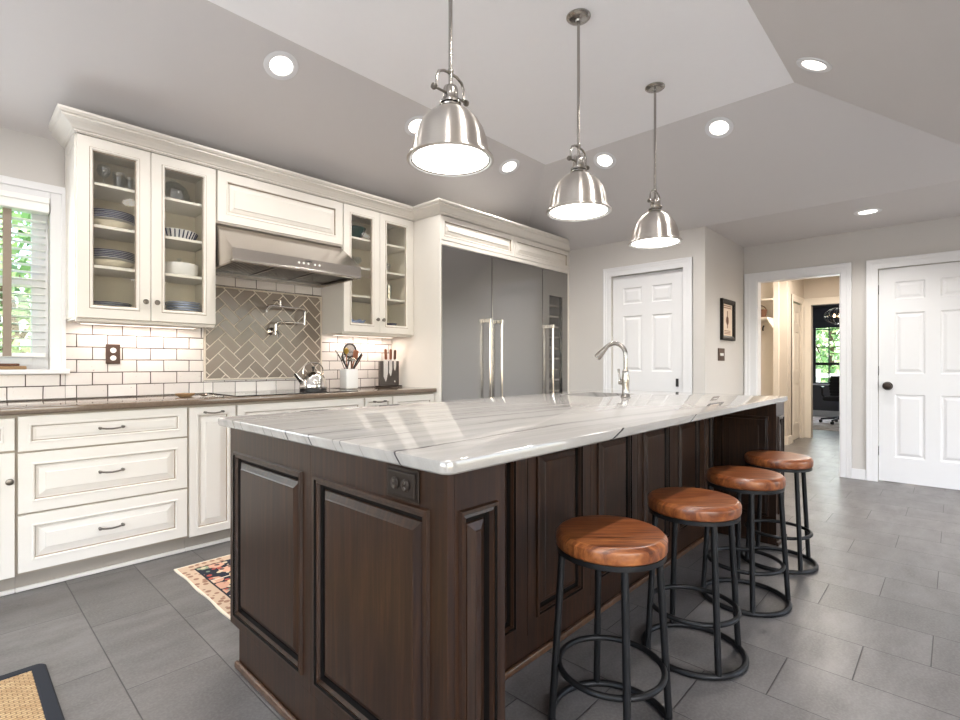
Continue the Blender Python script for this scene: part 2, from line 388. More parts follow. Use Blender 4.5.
        if parent is not None: o.parent = parent; W[o] = W[parent]
        else: o.location = o0; W[o] = o0.copy()
        return o
def tag(o, label, cat, group=None, kind=None):
    o['label'] = label; o['category'] = cat
    if group: o['group'] = group
    if kind: o['kind'] = kind
    return o
def thing(name, label, cat, loc, group=None):
    o = bpy.data.objects.new(name, None); C.objects.link(o); o.location = loc; o.empty_display_size = .1
    W[o] = Vector(loc); return tag(o, label, cat, group)
def struct(mb, name, mat, parent=None, smooth=False):
    o = mb.build(name, mat, parent, smooth)
    if parent is None: o['kind'] = 'structure'
    return o
def dup(root, loc, rz=0, label=None, group=None):
    r = root.copy(); C.objects.link(r); r.location = loc; r.rotation_euler = (0, 0, rz)
    if label: r['label'] = label
    if group: r['group'] = group
    for ch in list(root.children):
        c = ch.copy(); C.objects.link(c); c.parent = r
        for g in list(ch.children):
            d = g.copy(); C.objects.link(d); d.parent = c
    return r
def rect_holes(mb, axis, p0, p1, a0, a1, z0, z1, holes):
    """wall slab perpendicular to axis from p0 to p1, spanning a0..a1 x z0..z1, with rectangular holes (ha0,ha1,hz0,hz1)"""
    A = sorted({a0, a1, *[h[0] for h in holes], *[h[1] for h in holes]}); Z = sorted({z0, z1, *[h[2] for h in holes], *[h[3] for h in holes]})
    def solid(i, j):
        if i < 0 or j < 0 or i >= len(A) - 1 or j >= len(Z) - 1: return False
        ca, cz = (A[i] + A[i + 1]) / 2, (Z[j] + Z[j + 1]) / 2
        return not any(h[0] < ca < h[1] and h[2] < cz < h[3] for h in holes)
    P = lambda p, a, z: (p, a, z) if axis == 'x' else (a, p, z)
    for i in range(len(A) - 1):
        for j in range(len(Z) - 1):
            if not solid(i, j): continue
            for p in (p0, p1): mb.quad(P(p, A[i], Z[j]), P(p, A[i + 1], Z[j]), P(p, A[i + 1], Z[j + 1]), P(p, A[i], Z[j + 1]))
            if not solid(i - 1, j): mb.quad(P(p0, A[i], Z[j]), P(p1, A[i], Z[j]), P(p1, A[i], Z[j + 1]), P(p0, A[i], Z[j + 1]))
            if not solid(i + 1, j): mb.quad(P(p0, A[i + 1], Z[j]), P(p1, A[i + 1], Z[j]), P(p1, A[i + 1], Z[j + 1]), P(p0, A[i + 1], Z[j + 1]))
            if not solid(i, j - 1): mb.quad(P(p0, A[i], Z[j]), P(p1, A[i], Z[j]), P(p1, A[i + 1], Z[j]), P(p0, A[i + 1], Z[j]))
            if not solid(i, j + 1): mb.quad(P(p0, A[i], Z[j + 1]), P(p1, A[i], Z[j + 1]), P(p1, A[i + 1], Z[j + 1]), P(p0, A[i + 1], Z[j + 1]))
    bmesh.ops.remove_doubles(mb.bm, verts=mb.bm.verts[:], dist=1e-5)
    return mb

# ---------------------------------------------------------------- dimensions
YW = 3.94; XP = 4.96; YS = 1.729; XF = 6.16; XN = -3.0; YR = -2.6; ZL = 2.44; ZT = 2.98
TX0, TX1, TY0, TY1 = -1.0, 3.83, .77, 2.77; ZLL = 2.475
SX0, SY0 = -2.1, -.33
HALL_X = 9.08; OFF_X = 13.1

# ---------------------------------------------------------------- structure
struct(MB().box(XN - .2, HALL_X + .12, YR - .2, YW + .2, -.12, 0), 'floor', 'floor')
rect_holes(mb := MB(), 'y', YW, YW + .15, XN - .15, XF, 0, 2.75, [(-.755, .437, 1.10, 2.11)]); struct(mb, 'wall_left', 'wall')
rect_holes(mb := MB(), 'x', XP, XP + .12, YS, YW, 0, 2.6, [(1.937, 2.713, 0, 2.075)]); struct(mb, 'wall_pantry', 'wall')
struct(MB().box(XP + .12, XF + .12, YS, YS + .12, 0, 2.6), 'wall_alcove', 'wall')
rect_holes(mb := MB(), 'x', XF, XF + .12, YR, YS, 0, 2.6, [(.835, 1.595, 0, 2.045), (-.245, .540, 0, 2.045)]); struct(mb, 'wall_far', 'wall')
rect_holes(mb := MB(), 'y', YR - .15, YR, XN - .15, XF + .12, 0, 2.75, [(-2.7, 1.1, .5, 2.3), (3.2, 5.4, .2, 2.3)]); struct(mb, 'wall_right', 'wall')
rect_holes(mb := MB(), 'x', XN - .15, XN, YR, YW, 0, 2.75, [(-1.1, 2.3, .6, 2.25)]); struct(mb, 'wall_near', 'wall')
def slab(quad, t=.1):
    mb = MB(); A = [Vector(q) for q in quad]; B = [a + Vector((0, 0, t)) for a in A]; k = len(A)
    mb.quad(*A); mb.quad(*B)
    for i in range(k): mb.quad(A[i], A[(i + 1) % k], B[(i + 1) % k], B[i])
    bmesh.ops.remove_doubles(mb.bm, verts=mb.bm.verts[:], dist=1e-5); return mb
XPL = XP - (ZLL - ZL) * (XP - TX1) / (ZT - ZL); SXL = SX0 + (ZLL - ZL) * (TX0 - SX0) / (ZT - ZL)
struct(slab([(TX0, TY0, ZT), (TX1, TY0, ZT), (TX1, TY1, ZT), (TX0, TY1, ZT)]), 'ceiling_tray', 'ceil_white')
struct(slab([(SXL, YW, ZLL), (XPL, YW, ZLL), (TX1, TY1, ZT), (TX0, TY1, ZT)]), 'ceiling_slope_left', 'ceil_slope')
struct(slab([(XP, YW, ZL), (XP, SY0, ZL), (TX1, TY0, ZT), (TX1, TY1, ZT), (XPL, YW, ZLL)]), 'ceiling_slope_far', 'ceil_slope')
struct(slab([(XP, SY0, ZL), (SX0, SY0, ZL), (TX0, TY0, ZT), (TX1, TY0, ZT)]), 'ceiling_slope_right', 'ceil_slope')
struct(slab([(SX0, SY0, ZL), (SX0, YW, ZL), (SXL, YW, ZLL), (TX0, TY1, ZT), (TX0, TY0, ZT)]), 'ceiling_slope_near', 'ceil_slope')
struct(slab([(XP, SY0, ZL), (XF, SY0, ZL), (XF, YS, ZL), (XP, YS, ZL)]), 'ceiling_alcove', 'ceil_slope')
struct(slab([(XN, YR, ZL), (XF, YR, ZL), (XF, SY0, ZL), (XN, SY0, ZL)]), 'ceiling_right', 'ceil_slope')
struct(slab([(XN, SY0, ZL), (SX0, SY0, ZL), (SX0, YW, ZL), (XN, YW, ZL)]), 'ceiling_near', 'ceil_slope')

def casing(name, axis, face, a0, a1, z1, w0, w1, wt, out, depth=.018, mat='trim', parent=None):
    """door casing on plane axis=face; opening a0..a1 up to z1; widths; out=+-1 direction of the face"""
    mb = MB()
    def leg(b0, b1, zz0, zz1, inner):   # stepped profile
        for k, (f, d) in enumerate(((0, depth * .55), (.55, depth * .8), (.82, depth))):
            if inner == 'lo': c0, c1 = b0 + (b1 - b0) * f, b1
            elif inner == 'hi': c0, c1 = b0, b1 - (b1 - b0) * f
            if inner in ('lo', 'hi'):
                lo, hi = sorted((face, face + out * d))
                if axis == 'x': mb.box(lo, hi, c0, c1, zz0, zz1 - (0 if True else 0), .002, 1)
                else: mb.box(c0, c1, lo, hi, zz0, zz1, .002, 1)
    leg(a1, a1 + w1, 0, z1 + wt, 'lo'); leg(a0 - w0, a0, 0, z1 + wt, 'hi')
    for f, d in ((0, depth * .56), (.55, depth * .81), (.82, depth * 1.01)):
        lo, hi = sorted((face, face + out * d)); zz = z1 + wt * f
        if axis == 'x': mb.box(lo, hi, a0 - w0 * (1 if f else .999), a1 + w1 * .999, zz, z1 + wt, .002, 1)
        else: mb.box(a0 - w0, a1 + w1, lo, hi, zz, z1 + wt, .002, 1)
    return struct(mb, name, mat, parent)
def six_panel(O, U, N, w, h, name, mat='trim', parent=None):
    """six panel door slab as one mesh; O lower corner on the front face, U along width, N front normal"""
    O, U, N = Vector(O), Vector(U), Vector(N); V = Vector((0, 0, 1)); mb = MB()
    st = w * .155; mid = w * .135; pw = (w - 2 * st - mid) / 2
    k = h / 2.035
    rows = [(.235 * k, .835 * k), (1.03 * k, 1.61 * k), (1.735 * k, 1.905 * k)]
    xs = [0, st, st + pw, st + pw + mid, w - st, w]; zs = [0] + [z for r in rows for z in r] + [h]
    for i in range(5):
        for j in range(7):
            x0, x1, z0, z1 = xs[i], xs[i + 1], zs[j], zs[j + 1]
            o = O + U * x0 + V * z0
            if i in (1, 3) and j in (1, 3, 5):
                prof = [(0, 0), (.010, -.009), (.022, -.009), (.042, -.002)]
                mb2 = []
                rings = [[mb.bm.verts.new(o + U * x + V * y + N * t) for x, y in ((a, a), (x1 - x0 - a, a), (x1 - x0 - a, z1 - z0 - a), (a, z1 - z0 - a))] for a, t in prof]
                for q in range(3):
                    for e in range(4): mb.bm.faces.new((rings[q][e], rings[q][(e + 1) % 4], rings[q + 1][(e + 1) % 4], rings[q + 1][e]))
                mb.bm.faces.new(rings[-1])
            else:
                mb.quad(o, o + U * (x1 - x0), o + U * (x1 - x0) + V * (z1 - z0), o + V * (z1 - z0))
    a, b, c_, d = O, O + U * w, O + U * w + V * h, O + V * h; t = N * -.038
    mb.quad(a + t, b + t, c_ + t, d + t)
    for p, q in ((a, b), (b, c_), (c_, d), (d, a)): mb.quad(p, q, q + t, p + t)
    bmesh.ops.remove_doubles(mb.bm, verts=mb.bm.verts[:], dist=1e-5)
    return struct(mb, name, mat, parent)
# pantry door
casing('trim_1', 'x', XP, 1.937, 2.713, 2.075, .09, .09, .09, -1)
dr = six_panel((XP + .035, 2.710, .01), (0, -1, 0), (-1, 0, 0), .770, 2.06, 'door_1')
mb = MB().box(XP + .026, XP + .036, 1.995, 2.022, .905, .985, .002)   # dark latch plate
mb.build('latch_plate', 'black_plastic', dr)
# far right door
casing('trim_2', 'x', XF, -.245, .540, 2.045, .09, .09, .09, -1)
dr = six_panel((XF + .03, .537, .01), (0, -1, 0), (-1, 0, 0), .779, 2.03, 'door_2')
MB().lathe([(0, 0), (.040, 0), (.040, .007), (.014, .011), (.013, .034), (.027, .042), (.036, .056), (.032, .070), (.014, .078), (0, .079)], (XF + .03, .470, .92), 24, (-1, 0, 0)).build('door_knob', 'bronze', dr, True)
for z in (.25, 1.02, 1.80): MB().cyl((XF + .022, .541, 0), .006, z, z + .09, 10).build('hinge', 'black_metal', dr)
# cased opening to the hall
casing('trim_3', 'x', XF, .835, 1.595, 2.045, .09, .123, .09, -1)
mb = MB().box(XF + .001, XF + .121, 1.585, 1.597, 0, 2.045).box(XF + .001, XF + .121, .833, .845, 0, 2.045).box(XF + .001, XF + .121, .845, 1.585, 2.033, 2.046); struct(mb, 'trim_4', 'trim')
def baseboard(name, boxes, mat='trim'):
    mb = MB()
    for b in boxes: mb.box(*b, .003)
    struct(mb, name, mat)
baseboard('baseboard_far', [(XF - .014, XF, .632, .744, 0, .10), (XF - .014, XF, YR, -.337, 0, .10)])
baseboard('baseboard_alcove', [(XP + .12, XF, YS - .014, YS, 0, .10)])
baseboard('baseboard_pantry', [(XP - .014, XP, YS, 1.846, 0, .10), (XP - .014, XP, 2.804, 3.24, 0, .10)])
baseboard('baseboard_right', [(XN, 2.9, YR, YR + .014, 0, .10)])

# kitchen window
def window_frame(name, axis, pos, a0, a1, z0, z1, nx, nz, mat='trim', bar=.018, depth=.05, rail=None, fr=.045):
    mb = MB()
    def bx(b0, b1, zz0, zz1, d=depth):
        if axis == 'x': mb.box(pos - d / 2, pos + d / 2, b0, b1, zz0, zz1, .002, 1)
        else: mb.box(b0, b1, pos - d / 2, pos + d / 2, zz0, zz1, .002, 1)
    bx(a0, a0 + fr, z0, z1); bx(a1 - fr, a1, z0, z1); bx(a0 + fr, a1 - fr, z0, z0 + fr); bx(a0 + fr, a1 - fr, z1 - fr, z1)
    for i in range(1, nx):
        a = a0 + fr + (a1 - a0 - 2 * fr) * i / nx; bx(a - bar / 2, a + bar / 2, z0 + fr, z1 - fr, depth * .5)
    for j in range(1, nz):
        z = z0 + fr + (z1 - z0 - 2 * fr) * j / nz; bx(a0 + fr, a1 - fr, z - bar / 2, z + bar / 2, depth * .52)
    if rail: bx(a0 + fr, a1 - fr, rail - .022, rail + .022, depth)
    o = struct(mb, name, mat)
    g = MB()
    if axis == 'x': g.box(pos - .003, pos + .003, a0 + fr, a1 - fr, z0 + fr, z1 - fr)
    else: g.box(a0 + fr, a1 - fr, pos - .003, pos + .003, z0 + fr, z1 - fr)
    g.build('window_glass', 'glass', o); return o
window_frame('window_1', 'y', YW + .10, -.755, .437, 1.10, 2.11, 1, 1, rail=1.62, fr=.075)
mb = MB()
for (x0, x1, z0, z1) in ((.437, .505, 1.085, 2.18), (-.823, -.755, 1.085, 2.18), (-.755, .437, 2.11, 2.18)):
    mb.box(x0, x1, YW - .018, YW + .001, z0, z1, .003)
mb.box(.437 + .05, .509, YW - .026, YW - .002, 1.085, 2.185, .003); mb.box(-.823, .509, YW - .027, YW - .002, 2.15, 2.195, .004)
struct(mb, 'trim_5', 'trim')
struct(MB().box(-.86, .525, YW - .055, YW + .08, 1.070, 1.098, .006), 'trim_6', 'trim')
# horizontal blind
b = thing('window_blind', 'white horizontal slat blind with taupe ladder tapes hanging in the left window', 'blind', (-.16, YW + .03, 1.17))
MB().box(-.750, .432, YW - .034, YW + .05, 2.022, 2.106, .006).box(-.750, .432, YW - .042, YW - .030, 2.075, 2.108, .004).build('valance', 'blind', b)
for k in range(18):
    z = 1.235 + k * .0435
    MB().obox((-.155, YW + .03, z), (1.15, .048, .0028), (R(-5), 0, 0)).build('slat', 'blind', b)
MB().box(-.73, .42, YW + .008, YW + .055, 1.17, 1.195, .004).build('bottom_rail', 'blind', b)
for x in (.250, -.155, -.56):
    MB().box(x - .019, x + .019, YW + .002, YW + .004, 1.175, 2.02).build('ladder_tape', 'tape', b)
bk = tag(MB().box(.06, .33, YW - .045, YW + .06, 1.099, 1.118, .003).build('book', 'bookcover'), 'closed tan book lying on the left window sill', 'book')
bk2 = tag(MB().box(.10, .30, YW - .04, YW + .05, 1.119, 1.133, .003).build('book', 'cork'), 'smaller dark brown book lying on top of the tan one on the window sill', 'book')

# unseen windows, added behind the camera to give light
window_frame('added_window_2', 'y', YR - .08, -2.7, 1.1, .5, 2.3, 4, 2)
window_frame('added_window_3', 'y', YR - .08, 3.2, 5.4, .2, 2.3, 2, 1)
window_frame('added_window_4', 'x', XN - .08, -1.1, 2.3, .6, 2.25, 3, 2)

# ---------------------------------------------------------------- hall and office beyond the opening
HX0 = XF + .12; YH = 1.70; YH0 = .5; RX = 8.05
struct(MB().box(HX0, RX + .25, 2.30, 2.42, 0, 2.6).box(XF, HX0 - .0005, YS + .1205, 2.42, 0, 2.6), 'wall_hall_locker', 'hall_wall')
struct(MB().box(RX + .25, HALL_X, YH, YH + .12, 2.05, 2.6).box(RX + .25, 8.36, YH, YH + .12, 0, 2.05).box(8.96, HALL_X, YH, YH + .12, 0, 2.05), 'wall_hall_left', 'hall_wall')
struct(MB().box(RX, RX + .25, YH, 1.80, 0, 2.6).box(RX + .15, RX + .25, 1.80, 2.3, 0, 2.6), 'wall_hall_recess', 'hall_wall')
struct(MB().box(HX0, HALL_X, YH0 - .12, YH0, 0, 2.6), 'wall_hall_right', 'hall_wall')
rect_holes(mb := MB(), 'x', HALL_X, HALL_X + .12, YH0 - .12, 2.42, 0, 2.6, [(.75, 1.60, 0, 2.03)]); struct(mb, 'wall_hall_far', 'hall_wall')
struct(MB().box(HX0, HALL_X, YH0, 2.42, ZL, ZL + .1), 'ceiling_hall', 'ceil_white')
casing('trim_7', 'x', HALL_X, .75, 1.60, 2.03, .09, .095, .10, -1, mat='warm_white')
casing('trim_8', 'y', YH, 8.36, 8.96, 2.04, .085, .085, .09, -1, mat='warm_white')
dr = six_panel((8.37, YH + .03, .01), (1, 0, 0), (0, -1, 0), .585, 2.02, 'door_3', 'warm_white')
for z in (.20, .98, 1.80): MB().box(8.362, 8.385, YH + .012, YH + .028, z, z + .09).build('hinge', 'black_metal', dr)
baseboard('baseboard_hall', [(RX - .014, RX, YH - .012, 1.80, 0, .12), (RX, 8.27, YH - .014, YH, 0, .12)], 'warm_white')
# locker unit in the recess
L = thing('mudroom_locker', 'tall warm white hall locker with a top shelf seen through the open doorway', 'locker', (RX, 2.05, 0))
MB().box(RX + .10, RX + .148, 1.80, 2.298, 0, 2.43, .002).build('back_panel', 'warm_white', L)
MB().box(RX - .03, RX + .10, 1.80, 1.87, 0, 2.43, .003).build('side_panel', 'warm_white', L)
MB().box(RX - .32, RX + .10, 1.871, 2.298, 1.745, 1.775, .003).build('shelf', 'warm_white', L)
MB().box(RX - .10, RX + .10, 1.871, 2.298, 2.03, 2.055, .003).build('shelf', 'warm_white', L)
MB().prism([(RX - .31, 1.744), (RX + .10, 1.744), (RX + .10, 1.60)], 'y', 1.872, 1.892).build('shelf_bracket', 'warm_white', L)
MB().tube([(RX + .10, 2.02, 1.68), (RX + .06, 2.02, 1.66), (RX + .05, 2.02, 1.63), (RX + .06, 2.02, 1.61)], .010, 8).build('coat_hook', 'black_metal', L, True)
bs = thing('storage_basket', 'small brown woven basket on the hall locker shelf', 'basket', (RX - .02, 2.04, 1.776))
MB().lathe([(0, .002), (.07, .002), (.085, .06), (.09, .13), (.082, .13), (.078, .06), (.065, .01), (0, .01)], (RX - .02, 2.04, 1.776), 20).build('body', 'basket', bs, True)
MB().tube([(RX - .02, 2.04 + .08 * math.cos(a), 1.776 + .12 + .07 * math.sin(a)) for a in [math.pi * k / 8 for k in range(9)]], .006, 6).build('handle', 'basket', bs, True)
light('hall_lamp', 'AREA', (7.6, 1.1, 2.42), 44, (1, .90, .80), (0, 0, 0), .5, .5)
hl = thing('ceiling_light', 'flush round ceiling light in the hall ceiling behind the doorway', 'ceiling light', (7.6, 1.1, 2.435))
MB().cyl((7.6, 1.1, 0), .16, 2.427, 2.44, 24).build('base', 'trim', hl)

# office
struct(MB().box(HALL_X + .12, OFF_X + .2, -1.2, 3.6, -.12, .001), 'floor_office', 'floor')
struct(MB().box(HALL_X + .12, OFF_X, 3.4, 3.52, 0, 2.6), 'wall_office_left', 'office_wall')
struct(MB().box(HALL_X + .12, OFF_X, -1.12, -1.0, 0, 2.6), 'wall_office_right', 'office_wall')
rect_holes(mb := MB(), 'x', OFF_X, OFF_X + .12, -1.12, 3.52, 0, 2.6, [(.75, 2.26, .70, 2.30)]); struct(mb, 'wall_office_far', 'office_wall')
struct(MB().box(HALL_X + .12, HALL_X + .14, 2.43, 3.4, 0, 2.6).box(HALL_X + .12, HALL_X + .14, -1.0, .38, 0, 2.6), 'wall_office_near', 'office_wall')
struct(MB().box(HALL_X + .12, OFF_X, -1.0, 3.4, ZL, ZL + .1), 'ceiling_office', 'ceil_white')
window_frame('window_5', 'x', OFF_X + .05, .75, 2.26, .70, 2.30, 6, 4, mat='black_plastic', bar=.02, rail=1.14, fr=.03)
struct(MB().box(OFF_X - .08, OFF_X + .02, .70, 2.31, .67, .70, .004), 'trim_9', 'trim')
struct(MB().box(OFF_X - .016, OFF_X, -1.0, 3.4, 0, .12, .003), 'baseboard_office', 'trim')
rs = thing('roman_shade', 'charcoal roman shade folded up above the office window', 'window shade', (OFF_X - .05, 1.66, 1.91))
for k in range(4):
    z = 1.91 + k * .11
    MB().box(OFF_X - .045 - .008 * (3 - k), OFF_X - .02, .72, 2.30, z, z + .118, .006).build('fold', 'roman', rs)
orug = tag(MB().box(10.3, 12.75, .2, 3.0, .002, .014, .004).build('area_rug', 'office_rug'), 'pale mottled rug on the office floor under the black swivel chair', 'rug')
# cage chandelier
ch = thing('cage_chandelier', 'clear globe chandelier with warm bulbs hanging in the far office', 'chandelier', (11.3, 1.56, 2.02))
ccx = Vector((11.3, 1.56, 2.02))
mb = MB()
for k in range(6):
    a = math.pi * k / 6
    mb.tube([ccx + Vector((.23 * math.cos(a) * math.cos(t), .23 * math.sin(a) * math.cos(t), .15 * math.sin(t))) for t in [2 * math.pi * j / 24 for j in range(24)]], .005, 6, True)
mb.tube([ccx + Vector((.23 * math.cos(t), .23 * math.sin(t), 0)) for t in [2 * math.pi * j / 28 for j in range(28)]], .006, 6, True)
mb.build('cage', 'nickel_plain', ch, True)
MB().tube([ccx + Vector((0, 0, -.15)), ccx + Vector((0, 0, .36))], .007, 8).build('stem', 'nickel_plain', ch, True)
MB().cyl((11.3, 1.56, 0), .06, 2.38, 2.437, 20).build('canopy', 'nickel_plain', ch, True)
for k in range(3):
    a = 2.1 * k
    MB().lathe([(0, -.03), (.016, -.02), (.02, 0), (.012, .025), (0, .035)], ccx + Vector((.07 * math.cos(a), .07 * math.sin(a), 0)), 12).build('bulb', 'bulb', ch, True)
# swivel chair
sc = thing('swivel_chair', 'black office swivel chair on castors by the far office window', 'office chair', (11.5, 1.56, .015))
sx_, sy_ = 11.5, 1.56
for k in range(5):
    a = R(72 * k + 20); ex_, ey_ = sx_ + .31 * math.cos(a), sy_ + .31 * math.sin(a)
    MB().tube([(sx_, sy_, .13), (ex_, ey_, .085)], [.028, .016], 8).build('leg', 'black_plastic', sc, True)
    MB().tube([(ex_ - .02 * math.sin(a), ey_ + .02 * math.cos(a), .044), (ex_ + .02 * math.sin(a), ey_ - .02 * math.cos(a), .044)], .029, 12).build('castor', 'black_plastic', sc, True)
MB().tube([(sx_, sy_, .12), (sx_, sy_, .45)], .028, 12).build('column', 'chrome', sc, True)
MB().box(sx_ - .24, sx_ + .24, sy_ - .25, sy_ + .25, .44, .52, .035, 3).build('seat', 'black_fabric', sc, True)
mb = MB()
for k in range(7):
    z = .54 + k * .055; mb.obox((sx_ + .20 + .03 * math.sin(k * .5), sy_, z), (.03, .44 - .02 * abs(k - 3), .058), (0, R(-8 + 3 * k), 0), .01)
mb.build('backrest', 'black_fabric', sc, True)
MB().tube([(sx_ + .05, sy_, .45), (sx_ + .25, sy_, .5), (sx_ + .26, sy_, .7)], .02, 8).build('back_bar', 'black_plastic', sc, True)
for s_ in (-1, 1):
    MB().tube([(sx_, sy_ + s_ * .24, .47), (sx_, sy_ + s_ * .29, .55), (sx_, sy_ + s_ * .29, .67), (sx_ + .1, sy_ + s_ * .29, .69), (sx_ - .12, sy_ + s_ * .29, .69)], .018, 8).build('armrest', 'black_plastic', sc, True)

# ---------------------------------------------------------------- garden outside
struct(MB().box(-12, 18, 4.4, 16, -.4, -.3).box(13.5, 26, -12, 4.3, -.4, -.3), 'floor_garden', 'lawn')
def bush(name, c, r, h, label, nleaf=1500, seed=1, cat='tree', group=None, ls=.09):
    rnd = random.Random(seed)
    t = thing(name, label, cat, (c[0], c[1], -.3), group)
    mb = MB()
    mb.tube([(c[0], c[1], -.3), (c[0] + .1, c[1], h * .4), (c[0], c[1] + .1, h * .8)], [.09, .06, .02], 8)
    for k in range(7):
        a = rnd.uniform(0, 6.28); z = rnd.uniform(.1, h * .6)
        mb.tube([(c[0], c[1], z), (c[0] + r * .7 * math.cos(a), c[1] + r * .7 * math.sin(a), z + h * .3)], [.03, .01], 6)
    mb.build('trunk', 'bark', t, True)
    mb = MB()
    for k in range(nleaf):
        a = rnd.uniform(0, 2 * math.pi); u = rnd.uniform(-1, 1); q = rnd.random() ** .33
        rr = r * math.sqrt(1 - u * u) * q
        p = Vector((c[0] + rr * math.cos(a), c[1] + rr * math.sin(a), h * .5 + u * h * .5 * q))
        d1 = Vector((rnd.uniform(-1, 1), rnd.uniform(-1, 1), rnd.uniform(-1, 1))).normalized(); d2 = d1.orthogonal().normalized()
        s_ = rnd.uniform(.6, 1.3) * ls
        mb.quad(p - d1 * s_, p + d2 * s_ * .45, p + d1 * s_, p - d2 * s_ * .45)
    mb.build('foliage', 'leaf', t, fix=False); return t
bush('garden_tree', (.35, 6.6, 0), 1.5, 3.6, 'leafy green tree outside the left window nearest the cabinets', 3800, 3, group=None)
bush('garden_tree', (-3.4, 8.2, 0), 1.9, 4.4, 'leafy green tree outside the left window farther from the cabinets', 3000, 4)
bush('garden_tree', (17.5, 2.6, 0), 1.9, 4.2, 'leafy green tree outside the office window', 3000, 5, ls=.12)
fn = thing('garden_fence', 'white rail fence outside the office window', 'fence', (15.2, 2, -.3))
for k in range(3): MB().box(15.2, 15.24, -2, 6, .35 + .22 * k, .45 + .22 * k).build('rail', 'trim', fn)
for k in range(6): MB().box(15.24, 15.32, -2 + 1.5 * k, -1.9 + 1.5 * k, -.3, 1.0).build('post', 'trim', fn)

# ---------------------------------------------------------------- cabinet profiles
def prof_cream(s=.055, t=.02):
    return [(0, -t), (0, -.002), (.002, 0), (s - .012, 0), (s - .010, .0025), (s - .004, .0025), (s, -.004), (s + .003, -.014), (s + .012, -.014), (s + .014, -.011), (s + .040, -.004), (s + .0415, .0)]
def prof_flat(s=.045, t=.02):   # narrow drawer, flat recessed centre
    return [(0, -t), (0, -.002), (.002, 0), (s - .012, 0), (s - .010, .0025), (s - .004, .0025), (s, -.004), (s + .003, -.010), (s + .012, -.010), (s + .018, -.008)]
def front(name, x0, x1, z0, z1, y, parent, mat='cream', prof=None, s=.055):
    return MB().panel((x0, y, z0), (1, 0, 0), (0, 0, 1), (0, -1, 0), x1 - x0, z1 - z0, prof or prof_cream(s), glaze=(6,)).build(name, mat, parent)
def glass_door(x0, x1, z0, z1, y, parent, s=.058):
    cl = [(0, -.02), (0, -.002), (.002, 0), (s - .018, 0), (s - .015, .003), (s - .006, .003), (s, -.004), (s + .004, -.012), (s + .004, -.02)]
    d = MB().panel((x0, y, z0), (1, 0, 0), (0, 0, 1), (0, -1, 0), x1 - x0, z1 - z0, cl, cap=False, glaze=(3, 6)).build('door', 'cream', parent)
    MB().box(x0 + s, x1 - s, y + .012, y + .016, z0 + s, z1 - s).build('glass_pane', 'glass', d); return d
def knob(x, z, y, parent, mat='pewter', r=.016):
    k = MB().lathe([(0, 0), (.008, 0), (.006, .004), (.005, .012), (r * .75, .015), (r, .020), (r * .85, .026), (0, .029)], (x, y, z), 16, (0, -1, 0)).build('knob', mat, parent, True)
    return k
def pull(x, z, y, parent, w=.10):
    mb = MB().tube([(x - w / 2, y - .022, z), (x - w / 4, y - .027, z - .004), (x, y - .029, z - .006), (x + w / 4, y - .027, z - .004), (x + w / 2, y - .022, z)], .0045, 8)
    for s_ in (-1, 1):
        mb.tube([(x + s_ * w / 2, y + .001, z), (x + s_ * w / 2, y - .024, z)], [.007, .006], 8)
        mb.lathe([(0, -.008), (.007, -.005), (.009, 0), (.007, .005), (0, .008)], (x + s_ * w / 2, y - .023, z), 10)
    return mb.build('handle', 'pewter', parent, True)

# ---------------------------------------------------------------- base cabinets
YB = 3.309
def base_unit(x0, x1, label, fronts):
    t = thing('base_cabinet', label, 'cabinet', ((x0 + x1) / 2, 3.62, 0))
    mb = MB().box(x0 + .0005, x1 - .0005, YB + .021, YW - .012, .10, .885)
    mb.build('body', 'gap', t)
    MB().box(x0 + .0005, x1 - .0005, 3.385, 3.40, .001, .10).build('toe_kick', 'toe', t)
    MB().box(x0 + .0005, x1 - .0005, 3.371, 3.385, .001, .022, .004).build('shoe_molding', 'cream', t)
    for f in fronts:
        kind, a0, a1, z0, z1, hw = f
        small = z1 - z0 < .19
        o = front('drawer' if kind == 'drawer' else 'door', a0, a1, z0, z1, YB, t, prof=prof_flat(.050 if a1 - a0 > .3 else .035) if small else prof_cream(.062 if a1 - a0 > .3 else .05))
        if hw[0] == 'pull': pull(hw[1], hw[2], YB, o)
        elif hw[0] == 'knob': knob(hw[1], hw[2], YB, o)
    return t
cx = lambda a, b: (a + b) / 2
base_unit(-1.30, -.525, 'cream two door base cabinet at the far left end under the window', [('door', -1.295, -.915, .10, .868, ('knob', -.945, .6)), ('door', -.91, -.53, .10, .868, ('knob', -.88, .6))])
base_unit(-.525, .243, 'cream base cabinet with one drawer over doors, cut by the left edge of the photo', [('drawer', -.52, .237, .712, .868, ('pull', -.14, .79)), ('door', -.52, -.143, .10, .70, ('knob', -.17, .57)), ('door', -.138, .237, .10, .70, ('knob', .218, .565))])
base_unit(.243, .996, 'cream base cabinet of three wide drawers with pewter handles', [('drawer', .249, .990, .702, .874, ('pull', .62, .79)), ('drawer', .249, .990, .400, .692, ('pull', .62, .558)), ('drawer', .249, .990, .112, .390, ('pull', .62, .258))])
base_unit(.996, 1.272, 'narrow cream pull-out base cabinet with a tall raised panel and handle on top', [('door', 1.002, 1.266, .10, .868, ('pull', 1.134, .838))])
base_unit(1.272, 2.222, 'wide cream base cabinet of drawers below the cooktop', [('drawer', 1.278, 2.216, .712, .868, ('none',)), ('drawer', 1.278, 2.216, .418, .700, ('pull', 1.75, .56)), ('drawer', 1.278, 2.216, .10, .406, ('pull', 1.75, .26))])
base_unit(2.222, 2.488, 'slim cream base cabinet with a small drawer to the right of the cooktop', [('drawer', 2.228, 2.482, .712, .868, ('pull', 2.355, .836)), ('door', 2.228, 2.482, .10, .70, ('knob', 2.25, .6))])
